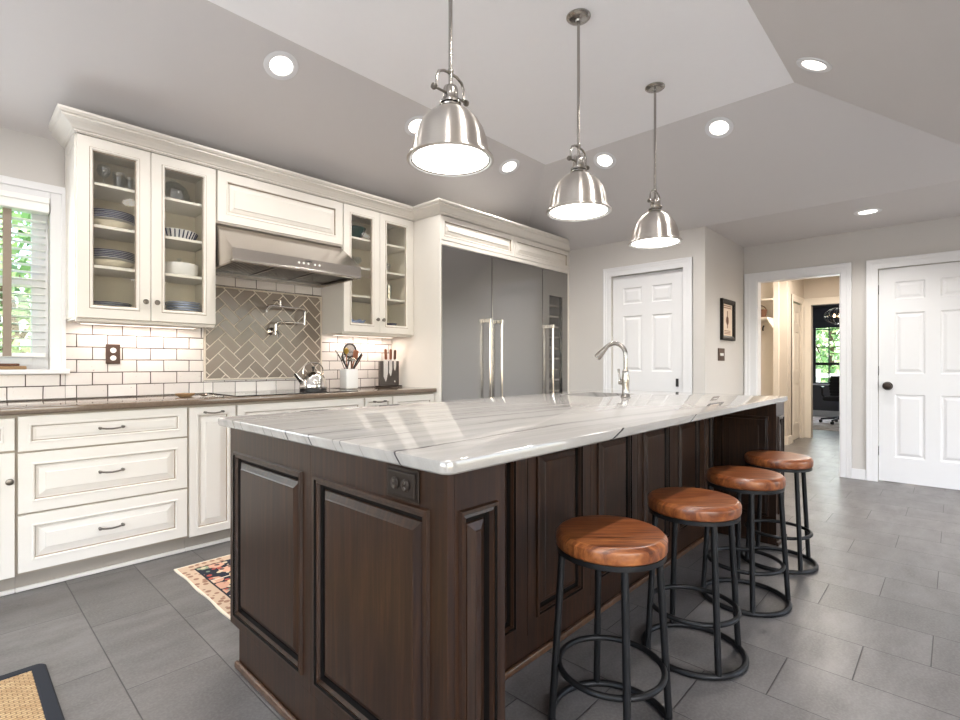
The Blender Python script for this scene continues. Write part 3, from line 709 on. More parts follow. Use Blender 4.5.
base_unit(2.488, 2.943, 'cream base cabinet next to the tall refrigerator side panel', [('drawer', 2.494, 2.937, .712, .868, ('none',)), ('door', 2.494, 2.937, .10, .70, ('knob', 2.52, .6))])
ct = tag(MB().box(-1.32, 2.943, 3.284, YW - .002, .886, .92, .006, 3).build('countertop', 'taupe', None, True), 'long polished taupe quartz countertop along the tiled wall', 'countertop')

# ---------------------------------------------------------------- backsplash
def clip(poly, x0, x1, z0, z1):
    for ax, lim, sg in ((0, x0, 1), (0, x1, -1), (1, z0, 1), (1, z1, -1)):
        out = []
        for i in range(len(poly)):
            a, b_ = poly[i], poly[(i + 1) % len(poly)]
            ia, ib = sg * (a[ax] - lim) >= -1e-9, sg * (b_[ax] - lim) >= -1e-9
            if ia: out.append(a)
            if ia != ib:
                t = (lim - a[ax]) / (b_[ax] - a[ax]); out.append((a[0] + (b_[0] - a[0]) * t, a[1] + (b_[1] - a[1]) * t))
        poly = out
        if len(poly) < 3: return []
    cl = []
    for q in poly:
        if not cl or (abs(q[0] - cl[-1][0]) + abs(q[1] - cl[-1][1])) > 1e-4: cl.append(q)
    if len(cl) > 2 and (abs(cl[0][0] - cl[-1][0]) + abs(cl[0][1] - cl[-1][1])) < 1e-4: cl.pop()
    ar = abs(sum(cl[i][0] * cl[(i + 1) % len(cl)][1] - cl[(i + 1) % len(cl)][0] * cl[i][1] for i in range(len(cl)))) / 2 if len(cl) > 2 else 0
    return cl if ar > 2e-5 else []
def tile_prism(mb, poly, y0, y1, bev=.0015):
    cxx = sum(p[0] for p in poly) / len(poly); cz = sum(p[1] for p in poly) / len(poly)
    A = [mb.bm.verts.new((p[0], y1, p[1])) for p in poly]
    B = [mb.bm.verts.new((p[0], y0 + bev, p[1])) for p in poly]
    def ins(p):
        d = Vector((cxx - p[0], cz - p[1])); l = d.length; d = d / l * min(bev * 1.6, l * .3); return (p[0] + d.x, p[1] + d.y)
    Cc = [mb.bm.verts.new((*(lambda q: (q[0], y0, q[1]))(ins(p)),)) for p in poly]; k = len(poly)
    for i in range(k):
        j = (i + 1) % k
        mb.bm.faces.new((A[i], A[j], B[j], B[i])); mb.bm.faces.new((B[i], B[j], Cc[j], Cc[i]))
    mb.bm.faces.new(Cc)
rnd = random.Random(2)
areas = [(-1.3, .507, .921, 1.068), (.507, 1.281, .921, 1.392), (1.281, 2.209, .921, 1.010), (1.281, 2.209, 1.702, 1.80), (2.209, 2.943, .921, 1.392)]
mb = MB(); G = .0052
RH, BW = .0788, .1565
for (x0, x1, z0, z1) in areas:
    for r_ in range(0, 12):
        zz0 = .92 + r_ * RH; zz1 = zz0 + RH
        if zz0 < z0 - .08 or zz0 > z1: continue
        off = .640 if r_ % 2 == 1 else .5615
        for k in range(-14, 17):
            xx = off + k * BW; j = lambda: rnd.uniform(-.0009, .0009)
            poly = [(xx + G / 2 + j(), zz0 + G / 2 + j()), (xx + BW - G / 2 + j(), zz0 + G / 2 + j()), (xx + BW - G / 2 + j(), zz1 - G / 2 + j()), (xx + G / 2 + j(), zz1 - G / 2 + j())]
            q = clip(poly, x0 + .001, x1 - .001, z0 + .001, z1 - .001)
            if q: tile_prism(mb, q, YW - .0105 - rnd.uniform(0, .0012), YW - .003)
bks = struct(mb, 'wall_backsplash', 'brick')
g = MB()
for (x0, x1, z0, z1) in areas: g.box(x0, x1, YW - .0078, YW - .0005, z0, z1)
g.build('grout', 'grout_dark', bks)
# herringbone panel
mb = MB(); TWd, TLn = .0735, .155; c45 = math.sqrt(.5); px0, px1, pz0, pz1 = 1.296, 2.196, 1.024, 1.690
for a in range(-14, 15):
    for b_ in range(-10, 11):
        ox, oz = a * TWd + b_ * TLn, a * TWd - b_ * TLn
        for (u0, u1, v0, v1) in ((0, TLn, 0, TWd), (TLn, TLn + TWd, TWd - TLn, TWd)):
            pts = [(u0 + .0030, v0 + .0030), (u1 - .0030, v0 + .0030), (u1 - .0030, v1 - .0030), (u0 + .0030, v1 - .0030)]
            poly = [((ox + u - oz - v) * c45 + 1.76, (ox + u + oz + v) * c45 + 1.36) for u, v in pts]
            q = clip(poly, px0, px1, pz0, pz1)
            if q: tile_prism(mb, q, YW - .0135, YW - .004, .002)
hb = struct(mb, 'wall_herringbone', 'herring')
MB().box(px0, px1, YW - .0122, YW - .0005, pz0, pz1).build('grout', 'grout_light', hb)
mb = MB()
for b_ in ((1.2815, 1.296, pz0 - .012, pz1 + .012), (2.196, 2.2085, pz0 - .012, pz1 + .012), (1.296, 2.196, pz0 - .012, pz0), (1.296, 2.196, pz1, pz1 + .010)):
    mb.box(b_[0], b_[1], YW - .018, YW - .001, b_[2], b_[3], .003)
mb.build('pencil_trim', 'grout_light', hb)

# ---------------------------------------------------------------- wall cabinets
YU = 3.59
def wall_cab(x0, x1, label, split, side=False):
    t = thing('wall_cabinet', label, 'cabinet', ((x0 + x1) / 2, 3.77, 1.39))
    fy = YU + .021
    mb = MB().box(x0, x0 + .018, fy, YW - .001, 1.385, 2.431).box(x1 - .018, x1, fy, YW - .001, 1.385, 2.431)
    mb.box(x0 + .0182, x1 - .0182, fy, YW - .001, 1.385, 1.452).box(x0 + .0182, x1 - .0182, fy, YW - .001, 2.41, 2.431)
    mb.build('carcass', 'cream', t)
    MB().box(x0 + .018, x1 - .018, YW - .012, YW - .002, 1.453, 2.41).build('back_panel', 'cream_in', t)
    MB().box(x0 + .0185, x0 + .022, fy + .004, YW - .013, 1.453, 2.41).box(x1 - .022, x1 - .0185, fy + .004, YW - .013, 1.453, 2.41).build('lining', 'cream_in', t)
    for z in (1.705, 1.94, 2.185):
        MB().box(x0 + .023, x1 - .023, fy + .012, YW - .013, z - .018, z, .002, 1).build('shelf', 'cream', t)
    MB().box(x0, x1, fy - .0005, fy + .014, 1.372, 1.392, .002, 1).build('light_rail', 'cream', t)
    d1 = glass_door(x0 + .002, split - .0015, 1.393, 2.427, YU, t, .074); d2 = glass_door(split + .0015, x1 - .002, 1.393, 2.427, YU, t, .074)
    knob(split - .030, 1.508, YU, d1); knob(split + .030, 1.508, YU, d2)
    if side:
        MB().panel((x0, YW - .004, 1.40), (0, -1, 0), (0, 0, 1), (-1, 0, 0), YW - fy - .006, 1.03, [(0, -.001), (0, .006), (.045, .006), (.050, .001), (.06, .001), (.085, .005)]).build('side_panel', 'cream', t)
    return t
wall_cab(.512, 1.247, 'cream glass-front wall cabinet between the window and the range hood, full of plates', .873, True)
tr = wall_cab(2.212, 2.927, 'cream glass-front wall cabinet between the range hood and the refrigerator', 2.565)
MB().box(2.9275, 2.944, YU + .012, YW - .001, 1.385, 2.431).build('filler_strip', 'cream', tr)
t = thing('wall_cabinet', 'cream cabinet with one wide raised panel directly above the range hood', 'cabinet', (1.73, 3.77, 2.08))
MB().box(1.249, 2.210, YU + .021, YW - .001, 2.078, 2.431).build('body', 'cream', t)
front('door', 1.257, 2.205, 2.088, 2.427, YU, t, s=.066)

# crown moulding, mitred
path = [(.512, YW), (.512, YU), (2.944, YU), (2.944, 3.245), (XP - .002, 3.245)]
nrm = [(-1, 0), (0, -1), (-1, 0), (0, -1)]
pf = [(-.02, 2.4315), (.004, 2.4315), (.006, 2.436), (.014, 2.438), (.014, 2.445), (.022, 2.448), (.030, 2.458), (.048, 2.476), (.066, 2.486), (.074, 2.489), (.074, 2.499), (.084, 2.502), (.093, 2.513), (.093, 2.525), (-.02, 2.525)]
mb = MB(); rings = []
for i, p in enumerate(path):
    if i == 0: d = (nrm[0][0], 0)
    elif i == len(path) - 1: d = (0, nrm[-1][1])
    else: d = (nrm[i - 1][0] + nrm[i][0], nrm[i - 1][1] + nrm[i][1])
    yy = p[1] - (.001 if i == 0 else 0)
    cy = lambda z: min(YW - .001, YW - (z - ZLL) / ((ZT - ZLL) / (YW - TY1)) - .003) if i == 0 else yy
    cx2 = lambda z: min(XP - .002, XP - (z - ZL) / ((ZT - ZL) / (XP - TX1)) - .003) if i == len(path) - 1 else p[0]
    rings.append([mb.bm.verts.new((cx2(z) + d[0] * a, cy(z) + d[1] * a, z)) for a, z in pf])
for i in range(len(rings) - 1):
    for j in range(len(pf)): mb.bm.faces.new((rings[i][j], rings[i][(j + 1) % len(pf)], rings[i + 1][(j + 1) % len(pf)], rings[i + 1][j]))
mb.bm.faces.new(rings[0]); mb.bm.faces.new(rings[-1][::-1])
tag(mb.build('crown_molding', 'cream'), 'cream stepped crown moulding running along the tops of all the wall cabinets', 'molding')

# ---------------------------------------------------------------- refrigerator surround and columns
YF = 3.245
t = thing('refrigerator_surround', 'tall cream cabinet surround with two panel fronts above the steel refrigerators', 'cabinet', (3.93, 3.6, 0))
MB().box(2.945, 2.964, YF + .002, YW - .001, 0, 2.431, .002, 1).build('side_panel', 'cream', t)
MB().box(4.922, XP - .001, YF + .002, YW - .001, 0, 2.431, .002, 1).build('filler_strip', 'cream', t)
MB().box(2.964, 4.922, YF + .022, YW - .001, 2.195, 2.431).build('top_box', 'cream', t)
MB().box(2.965, 4.921, YF + .004, YF + .021, 2.172, 2.211, .002, 1).build('top_rail', 'cream', t)
front('door', 2.955, 3.956, 2.213, 2.425, YF + .001, t, s=.048); front('door', 3.960, 4.955, 2.213, 2.425, YF + .001, t, s=.048)
def column(name, x0, x1, hx, label, cat, window=False):
    t = thing(name, label, cat, ((x0 + x1) / 2, 3.55, 0))
    MB().box(x0 + .001, x1 - .001, YF + .045, YW - .02, 0.002, 2.168).build('body', 'black_plastic', t)
    MB().box(x0 + .0003, x0 + .0028, YF - .001, YF + .044, .105, 2.165).build('edge_trim', 'chrome', t)
    MB().box(x0 + .003, x1 - .003, YF + .03, YF + .045, .012, .10).build('kick_grille', 'steel', t)
    if not window:
        d = MB().box(x0 + .003, x1 - .003, YF, YF + .044, .105, 2.165, .004).build('door', 'steel', t)
    else:
        mb = rect_holes(MB(), 'y', YF, YF + .044, x0 + .003, x1 - .003, .105, 2.165, [(4.56, 4.815, .40, 1.885)])
        d = mb.build('door', 'steel', t)
        MB().box(4.561, 4.814, YF + .018, YF + .022, .401, 1.884).build('window_glass', 'glass', d)
        for k in range(12): MB().box(4.562, 4.775, YF + .024, YF + .044, .47 + k * .118, .492 + k * .118).build('rack', 'nickel_plain', t)
    hz0, hz1 = .62, 1.56
    mb = MB().tube([(hx, YF - .055, hz0), (hx, YF - .055, hz1)], .0125, 14)
    h = mb.build('handle', 'chrome', d, True)
    mb = MB()
    for z in (hz0 + .02, hz1 - .02): mb.box(hx - .017, hx + .017, YF - .072, YF - .0005, z - .019, z + .019, .003)
    mb.build('handle_mount', 'chrome', h)
    return t
column('freezer_column', 2.966, 3.620, 3.535, 'left stainless steel column with its long handle near the right edge', 'freezer')
column('refrigerator_column', 3.622, 4.440, 3.700, 'widest stainless steel column, middle one with handle near its left edge', 'refrigerator')
column('wine_cooler', 4.442, 4.921, 4.55, 'slim stainless wine cooler with a dark glass window and racks', 'wine cooler', True)

# ---------------------------------------------------------------- range hood
h = thing('range_hood', 'stainless steel range hood sloping out over the herringbone tiles', 'range hood', (1.73, 3.6, 1.79))
hx0, hx1 = 1.256, 2.205
prof = [(3.93, 1.792), (3.93, 2.075), (3.625, 2.075), (3.335, 1.872), (3.330, 1.800)]
mb = MB(); A = [mb.bm.verts.new((hx0, *p)) for p in prof]; B = [mb.bm.verts.new((hx1, *p)) for p in prof]
mb.bm.faces.new(A); mb.bm.faces.new(B[::-1])
for i in range(4): mb.bm.faces.new((A[i], B[i], B[i + 1], A[i + 1]))
mb.build('shell', 'hoodsteel', h)
tilt = math.atan2(-.012, 1)
def hz_(y, dz=0): return 1.795 - (y - 3.33) * .012 + dz
mb = MB().box(hx0, hx1, 3.326, 3.368, 1.784, 1.804, .006)
for xx in (hx0 + .0125, hx1 - .0125): mb.obox((xx, 3.65, hz_(3.65, -.002)), (.025, .565, .018), (tilt, 0, 0), .003)
mb.obox((1.73, 3.905, hz_(3.905, -.006)), (hx1 - hx0 - .052, .045, .022), (tilt, 0, 0), .003)
mb.build('rim', 'hoodsteel', h)
MB().obox((1.73, 3.63, hz_(3.63, .022)), (hx1 - hx0 - .056, .52, .003), (tilt, 0, 0)).build('filter_recess', 'pewter', h)
for k in range(3):
    fx0 = hx0 + .032 + k * .2965; f_ = MB()
    for q in range(12): f_.obox((fx0 + .022 + q * .0224, 3.63, hz_(3.63, .012)), (.0105, .46, .007), (tilt, 0, 0))
    f_.obox((fx0 + .1455, 3.39, hz_(3.39, .012)), (.288, .02, .014), (tilt, 0, 0)).obox((fx0 + .1455, 3.872, hz_(3.872, .012)), (.288, .02, .014), (tilt, 0, 0))
    f_.obox((fx0 + .005, 3.63, hz_(3.63, .012)), (.009, .46, .014), (tilt, 0, 0))
    f_.build('baffle_filter', 'steel', h)
for k, x in enumerate((1.70, 1.735, 1.77, 1.82, 1.855)):
    MB().lathe([(0, 0), (.008, 0), (.008, .004), (0, .005)], (x, 3.333, 1.838), 12, (0, -1, 0)).build('button', 'white_ceramic', h)
MB().box(1.75, 1.80, 3.3305, 3.333, 1.853, 1.858).build('nameplate', 'black_plastic', h)

# ---------------------------------------------------------------- small things on and over the counter
o = thing('wall_outlet', 'bronze plate with two white sockets on the white brick tiles', 'outlet', (.745, YW - .012, 1.13))
MB().box(.706, .783, YW - .019, YW - .0125, 1.130, 1.257, .003).build('cover_plate', 'plate_bronze', o)
for z in (1.168, 1.217):
    MB().lathe([(0, 0), (.0165, 0), (.0165, .004), (0, .005)], (.745, YW - .018, z), 16, (0, -1, 0)).build('socket', 'white_ceramic', o)
# cooktop
ck = thing('cooktop', 'black glass cooktop set in the taupe counter under the hood', 'cooktop', (1.74, 3.6, .921))
MB().box(1.29, 2.19, 3.345, 3.86, .9205, .9265, .002, 1).build('glass_top', 'black_glass', ck)
for (x, y, r_) in ((1.5, 3.5, .09), (1.5, 3.72, .07), (1.75, 3.6, .12), (2.0, 3.5, .07)):
    MB().lathe([(r_, .9266), (r_ + .003, .9270), (r_ + .003, .9266)], (x, y, 0), 32).build('burner_ring', 'plate_bronze', ck)
# kettle
kx, ky, kz = 1.985, 3.66, .9275
k = thing('tea_kettle', 'shiny steel kettle with arched handle standing on the cooktop', 'kettle', (kx, ky, kz))
MB().lathe([(0, .008), (.102, .008), (.106, .016), (.104, .04), (.095, .08), (.079, .115), (.058, .138), (.040, .147), (.036, .149), (0, .154)], (kx, ky, kz), 36).build('body', 'chrome', k, True)
MB().cyl((kx, ky, kz), .101, 0, .009, 36).build('base', 'black_plastic', k, True)
MB().lathe([(0, 0), (.007, 0), (.006, .012), (.013, .02), (.012, .03), (0, .034)], (kx, ky, kz + .152), 16).build('lid_knob', 'black_plastic', k, True)
MB().tube([(kx - .075, ky, kz + .055), (kx - .115, ky, kz + .09), (kx - .150, ky, kz + .132)], [.028, .018, .013], 14).build('spout', 'chrome', k, True)
MB().tube([(kx + .085 * math.cos(a), ky, kz + .125 + .088 * max(0, math.sin(a)) ** .6) for a in [math.pi * (.0 + j / 16) for j in range(17)]], .005, 8).build('handle', 'chrome', k, True)
# pot filler
pfz, pfx = 1.385, 1.775
k = thing('pot_filler', 'folding chrome pot filler faucet mounted on the herringbone tiles', 'faucet', (pfx, YW - .013, pfz))
MB().lathe([(0, 0), (.032, 0), (.032, .006), (.014, .014), (.013, .03), (0, .031)], (pfx, YW - .0135, pfz), 20, (0, -1, 0)).tube([(pfx, YW - .02, pfz), (pfx, YW - .085, pfz)], .011, 12).build('wall_flange', 'chrome', k, True)
mb = MB().tube([(pfx, YW - .085, pfz - .025), (pfx, YW - .085, pfz + .055)], .012, 12)
mb.tube([(pfx, YW - .085, pfz + .05), (pfx + .01, YW - .085, pfz + .068), (pfx + .03, YW - .085, pfz + .075), (pfx + .235, YW - .09, pfz + .075)], .0075, 10)
mb.build('lower_arm', 'chrome', k, True)
MB().tube([(pfx + .235, YW - .09, pfz + .06), (pfx + .24, YW - .09, pfz + .175)], .0105, 12).build('elbow', 'chrome', k, True)
MB().tube([(pfx + .24, YW - .09, pfz + .165), (pfx + .232, YW - .095, pfz + .185), (pfx + .21, YW - .10, pfz + .190), (pfx - .06, YW - .16, pfz + .190), (pfx - .095, YW - .165, pfz + .183), (pfx - .108, YW - .168, pfz + .16), (pfx - .108, YW - .168, pfz + .135)], .0088, 10).build('upper_arm', 'chrome', k, True)
MB().tube([(pfx + .01, YW - .145, pfz + .19), (pfx + .01, YW - .145, pfz + .235)], .009, 10).tube([(pfx - .05, YW - .145, pfz + .232), (pfx + .02, YW - .145, pfz + .232)], .0035, 8).build('valve_lever', 'chrome', k, True)
MB().tube([(pfx, YW - .095, pfz), (pfx + .012, YW - .115, pfz - .03)], .009, 10).tube([(pfx, YW - .1, pfz - .005), (pfx + .006, YW - .12, pfz - .055)], .006, 10).build('handle', 'chrome', k, True)
# spoon rest with two spoons
def spoon(loc, ang, label, l=.25, mat='chrome'):
    c, s_ = math.cos(ang), math.sin(ang); mb = MB(); P_ = lambda u, v, z: (loc[0] + u * c - v * s_, loc[1] + u * s_ + v * c, loc[2] + z)
    mb.tube([P_(.03, 0, .012), (P_(.10, 0, .010)), P_(l * .7, 0, .006), P_(l, 0, .005)], [.0045, .004, .004, .006], 8)
    nU, nV = 8, 12; g_ = []
    for i in range(nU + 1):
        r_ = i / nU; g_.append([mb.bm.verts.new(P_(.036 * r_ * math.cos(2 * math.pi * j / nV), .024 * r_ * math.sin(2 * math.pi * j / nV), .003 + .012 * r_ * r_)) for j in range(nV)])
    for i in range(nU):
        for j in range(nV): mb.bm.faces.new((g_[i][j], g_[i][(j + 1) % nV], g_[i + 1][(j + 1) % nV], g_[i + 1][j]))
    o = mb.build('spoon', mat, None, True, fix=False); return tag(o, label, 'spoon')
spoon((1.13, 3.46, .922), R(-70), 'long handled steel spoon lying on the counter left of the cooktop', .17)
tag(MB().lathe([(0, .002), (.035, .002), (.052, .014), (.056, .024), (.053, .023), (.04, .008), (0, .006)], (1.05, 3.55, .92), 28).build('spoon_rest', 'bookcover', None, True), 'small dish shaped spoon rest on the counter beside the spoon', 'spoon rest')
# utensil crock
ux, uy = 2.355, 3.74
k = tag(MB().box(ux - .058, ux + .058, uy - .055, uy + .055, .921, 1.088, .010, 3).build('utensil_crock', 'white_ceramic', None, True), 'white square ceramic crock holding cooking utensils', 'crock')
# dark sheet on the solid crock top, painting the shade of its inside
MB().box(ux - .048, ux + .048, uy - .045, uy + .045, 1.0885, 1.0895).build('opening', 'black_plastic', k)
def uten(name, label, cat, parts):
    t = thing(name, label, cat, (ux, uy, 1.09))
    for nm, mb, mt in parts: mb.build(nm, mt, t, True)
B0 = Vector((ux, uy, 1.09))
# skimmer: round disc with rim
cS = B0 + Vector((.028, .028, .155)); ringpts = [cS + Vector((.058 * math.cos(a), 0, .058 * math.sin(a))) for a in [2 * math.pi * j / 24 for j in range(24)]]
disc = MB().tube(ringpts, .008, 8, True)
for q in range(-6, 7):
    hh = math.sqrt(max(0, .055 ** 2 - (q * .0085) ** 2)); disc.tube([cS + Vector((q * .0085, 0, -hh)), cS + Vector((q * .0085, 0, hh))], .0028, 5)
uten('skimmer', 'round slotted black skimmer standing tallest in the crock', 'utensil', [('head', disc, 'black_plastic'), ('handle', MB().tube([B0 + Vector((0, .028, 0)), cS + Vector((0, 0, -.06))], .006, 8), 'black_plastic')])
def bl(x, z, dx=.0): return B0 + Vector((x, -.01 + dx, z))
mb = MB()
for q in range(4): mb.tube([bl(-.075 + q * .006, .085 + q * .012), bl(-.05 + q * .006, .085 + q * .008)], .003, 6)
uten('pasta_server', 'black curved pasta server leaning left in the crock', 'utensil', [('handle', MB().tube([bl(-.02, 0), bl(-.05, .05), bl(-.07, .10), bl(-.065, .135)], [.006, .008, .010, .005], 8), 'black_plastic'), ('teeth', mb, 'black_plastic')])
uten('ladle', 'grey steel ladle with its bowl at the front of the crock', 'utensil', [('bowl', MB().lathe([(0, .035), (.030, .022), (.042, 0), (.038, 0), (.026, .018), (0, .030)], bl(.004, .065, -.026), 20), 'nickel_plain'), ('handle', MB().tube([bl(.004, 0, -.026), bl(.002, .07, -.026)], .007, 8), 'cork')])
uten('wooden_spoon', 'short yellow wooden spoon behind the ladle', 'utensil', [('bowl', MB().lathe([(0, -.03), (.015, -.02), (.02, 0), (.015, .02), (0, .03)], bl(-.022, .150, .012), 12), plain('yellow_wood', srgb(170, 138, 52), .6)), ('handle', MB().tube([bl(-.020, 0, .010), bl(-.022, .125, .012)], .005, 8), 'knifewood')])
mb = MB(); 
mb.obox(B0 + Vector((.066, .002, .115)), (.05, .008, .09), (0, R(10), 0), .003)
uten('wooden_turner', 'broad red-brown wooden turner leaning right in the crock', 'utensil', [('blade', mb, 'knifewood'), ('handle', MB().tube([B0 + Vector((.03, .002, 0)), B0 + Vector((.057, .002, .08))], .006, 8), 'knifewood')])
uten('serving_tongs', 'dark tongs jutting out to the right of the crock', 'utensil', [('arm', MB().tube([bl(.035, 0), bl(.075, .07), bl(.12, .13)], [.006, .008, .007], 8), 'black_plastic'), ('second_arm', MB().tube([bl(.045, 0), bl(.09, .06), bl(.125, .12)], [.004, .006, .006], 8), 'cork')])
uten('thin_spatula', 'thin pale metal spatula leaning far left in the crock', 'utensil', [('blade', MB().obox(B0 + Vector((-.085, .02, .11)), (.012, .003, .11), (0, R(-35), 0)), 'nickel_plain'), ('handle', MB().tube([B0 + Vector((-.03, .02, 0)), B0 + Vector((-.06, .02, .07))], .004, 6), 'nickel_plain')])
# magnetic knife block
kbx, kby = 2.806, 3.79
k = thing('knife_block', 'upright dark magnetic knife board beside the tall side panel', 'knife block', (kbx, kby, .921))
MB().box(kbx - .108, kbx + .108, kby - .012, kby + .012, .932, 1.158, .004).build('board', plain('dark_slate_board', srgb(74, 66, 62), .35, var=.2, scale=30), k)
MB().box(kbx - .118, kbx + .118, kby - .045, kby + .045, .921, .932, .003).build('base', 'bronze', k)
MB().lathe([(0, 0), (.010, 0), (.008, .003), (0, .004)], (kbx + .06, kby - .012, .968), 16, (0, -1, 0)).build('badge', 'chrome', k, True)
for i, (x, bw, bl_, hl_, lab) in enumerate(((-.045, .048, .20, .098, 'widest chef knife with red-brown handle, leftmost on the board'), (.010, .036, .15, .098, 'slicing knife with dark handle in the middle of the board'), (.058, .028, .10, .092, 'short paring knife with tan handle, rightmost on the board'))):
    X = kbx + x; zt = 1.165; yk = kby - .0145
    t = thing('kitchen_knife', lab, 'knife', (X, yk, zt - bl_), 'knives on the dark board')
    poly = [(X - bw / 2, zt), (X + bw / 2, zt), (X + bw / 2, zt - bl_ * .55), (X + bw * .25, zt - bl_ * .85), (X, zt - bl_), (X - bw / 2, zt - bl_ * .75)]
    MB().prism(poly, 'y', yk - .001, yk + .001).build('blade', 'blade', t)
    MB().obox((X, yk, zt + hl_ / 2 + .004), (.026, .016, hl_), (0, R(3 * (i - 1)), 0), .006).build('handle', 'knifewood' if i != 2 else 'cork', t, True)

# under-cabinet lights
for (x0, x1, lab) in ((.56, 1.20, 'slim under-cabinet light bar below the plate cabinet left of the hood'), (2.26, 2.88, 'slim under-cabinet light bar below the glass cabinet right of the hood')):
    t = thing('under_cabinet_light', lab, 'light bar', ((x0 + x1) / 2, 3.83, 1.374))
    MB().box(x0, x1, 3.80, 3.86, 1.374, 1.3845, .002, 1).build('housing', 'cream', t)
    MB().box(x0 + .01, x1 - .01, 3.81, 3.85, 1.3725, 1.374).build('lens', 'strip', t)
    light('under_cabinet_glow', 'AREA', ((x0 + x1) / 2, 3.83, 1.370), 2.3, (1, .84, .74), (0, 0, 0), x1 - x0 - .04, .03)

# ---------------------------------------------------------------- dishes behind glass
def lathe_obj(name, prof, c, mat, label, cat, group=None, n=24):
    return tag(MB().lathe(prof, c, n).build(name, mat, None, True), label, cat, group)
plate_prof = lambda r: [(0, .002), (r * .55, .002), (r * .62, .004), (r, .015), (r, .018), (r * .6, .008), (0, .006)]
def stack(name, x, y, z, r, cnt, dz, mat, label, cat, group, prof=None):
    rim = prof is None
    prof = prof or plate_prof(r)
    first = tag(MB().lathe(prof, (x, y, z), 36).build(name, 'white_ceramic' if rim else mat, None, True), label, cat, group)
    if rim: MB().lathe([(r * .80, .0125), (r + .0012, .0165), (r + .0012, .0205), (r * .80, .0150)], (x, y, z), 36, closed=True).build('rim', mat, first, True)
    out = [first]
    for k in range(1, cnt): out.append(dup(first, first.location + Vector((0, 0, dz * k))))
    return out
bowlp = lambda r, h: [(0, .002), (r * .4, .002), (r * .8, h * .5), (r, h), (r * .97, h), (r * .75, h * .5), (0, .008)]
XA, XB = .70, 1.06
for z, w_ in ((1.942, 'second'), (1.707, 'third')):
    a = stack('bowl', XA + .0, 3.77, z, .12, 1, .02, 'cream_in', '', 'bowl', None, bowlp(.12, .045))[0]
    a['label'] = 'wide cream bowl under the navy plates on the %s shelf of the left cabinet' % w_
    for i, o in enumerate(stack('plate', XA, 3.765, z + .042, .125, 5, .010, 'navy_ceramic', 'x', 'plate', 'navy plates on the %s shelf of the left cabinet' % w_)):
        o['label'] = 'navy rimmed plate in the stack on the %s shelf of the left glass cabinet' % w_
stack('plate', XA - .02, 3.78, 1.4535, .13, 3, .013, 'navy_ceramic', 'dark plate in the low stack at the bottom of the left cabinet', 'plate', 'dark plates at the bottom of the left cabinet')
gl = lambda r, h: [(0, .003), (r * .7, .003), (r * .8, .006), (r, h), (r * .95, h), (r * .72, .012), (0, .012)]
wine = lambda r, h: [(0, 0), (r * .8, .001), (r * .8, .003), (.004, .006), (.004, h * .45), (r * .7, h * .55), (r, h * .75), (r * .85, h), (r * .82, h), (r * .95, h * .75), (r * .65, h * .58), (0, h * .5)]
lathe_obj('goblet', wine(.036, .13), (.66, 3.72, 2.186), 'glassware', 'stemmed clear goblet on the top shelf of the left cabinet', 'glass')
lathe_obj('tumbler', gl(.034, .105), (.735, 3.72, 2.186), 'glassware', 'clear tumbler right of the goblet on the top left shelf', 'glass')
lathe_obj('tumbler', gl(.034, .105), (.80, 3.76, 2.186), 'glassware', 'clear tumbler farthest right in the row on the top left shelf', 'glass')
lathe_obj('cake_dome', [(.095, .006), (.095, .05), (.08, .095), (.045, .125), (.012, .132), (.016, .15), (0, .155), (0, .153), (.01, .128), (.043, .122), (.077, .092), (.092, .05), (.092, .006)], (1.04, 3.75, 2.192), 'glassware', 'clear glass cake dome on the top shelf of the left cabinet', 'cake dome', None, 32)
lathe_obj('cake_stand', [(0, .0), (.108, .0), (.112, .004), (.108, .007), (0, .006)], (1.04, 3.75, 2.186), 'bookcover', 'flat plate under the glass cake dome', 'cake stand')
# ribbed dish
rb = thing('ribbed_dish', 'blue and white ribbed oval dish on the second shelf of the left cabinet', 'dish', (1.05, 3.74, 1.941))
MB().lathe([(0, .002), (.10, .002), (.125, .055), (.120, .055), (.095, .008), (0, .008)], (1.05, 3.74, 1.941), 40).build('body', 'white_ceramic', rb, True)
mb = MB()
for k in range(30):
    a = 2 * math.pi * k / 30; mb.tube([(1.05 + .104 * math.cos(a), 3.74 + .104 * math.sin(a), 1.947), (1.05 + .126 * math.cos(a), 3.74 + .126 * math.sin(a), 1.993)], .004, 5)
mb.build('ribs', 'navy_ceramic', rb)
cs = thing('casserole', 'white lidded casserole on the third shelf of the left cabinet', 'casserole', (1.07, 3.74, 1.706))
MB().lathe([(0, .002), (.095, .002), (.108, .02), (.112, .08), (.106, .08), (.1, .02), (0, .012)], (1.07, 3.74, 1.706), 36).build('body', 'white_ceramic', cs, True)
MB().lathe([(.108, .082), (.06, .095), (.012, .10), (.01, .112), (.018, .12), (0, .124), (0, .098), (.06, .092), (.106, .080)], (1.07, 3.74, 1.706), 36).build('lid', 'glassware', cs, True)
lathe_obj('serving_dish', bowlp(.04, .07), (.942, 3.70, 1.4535), 'navy_ceramic', 'small dark cup left of the blue plates at the bottom of the left cabinet', 'dish')
for i, o in enumerate(stack('plate', 1.10, 3.76, 1.4535, .10, 5, .016, 'bluewhite', 'pale blue plate in the tall stack at the bottom of the left cabinet', 'plate', 'pale blue plates at the bottom of the left cabinet')): pass
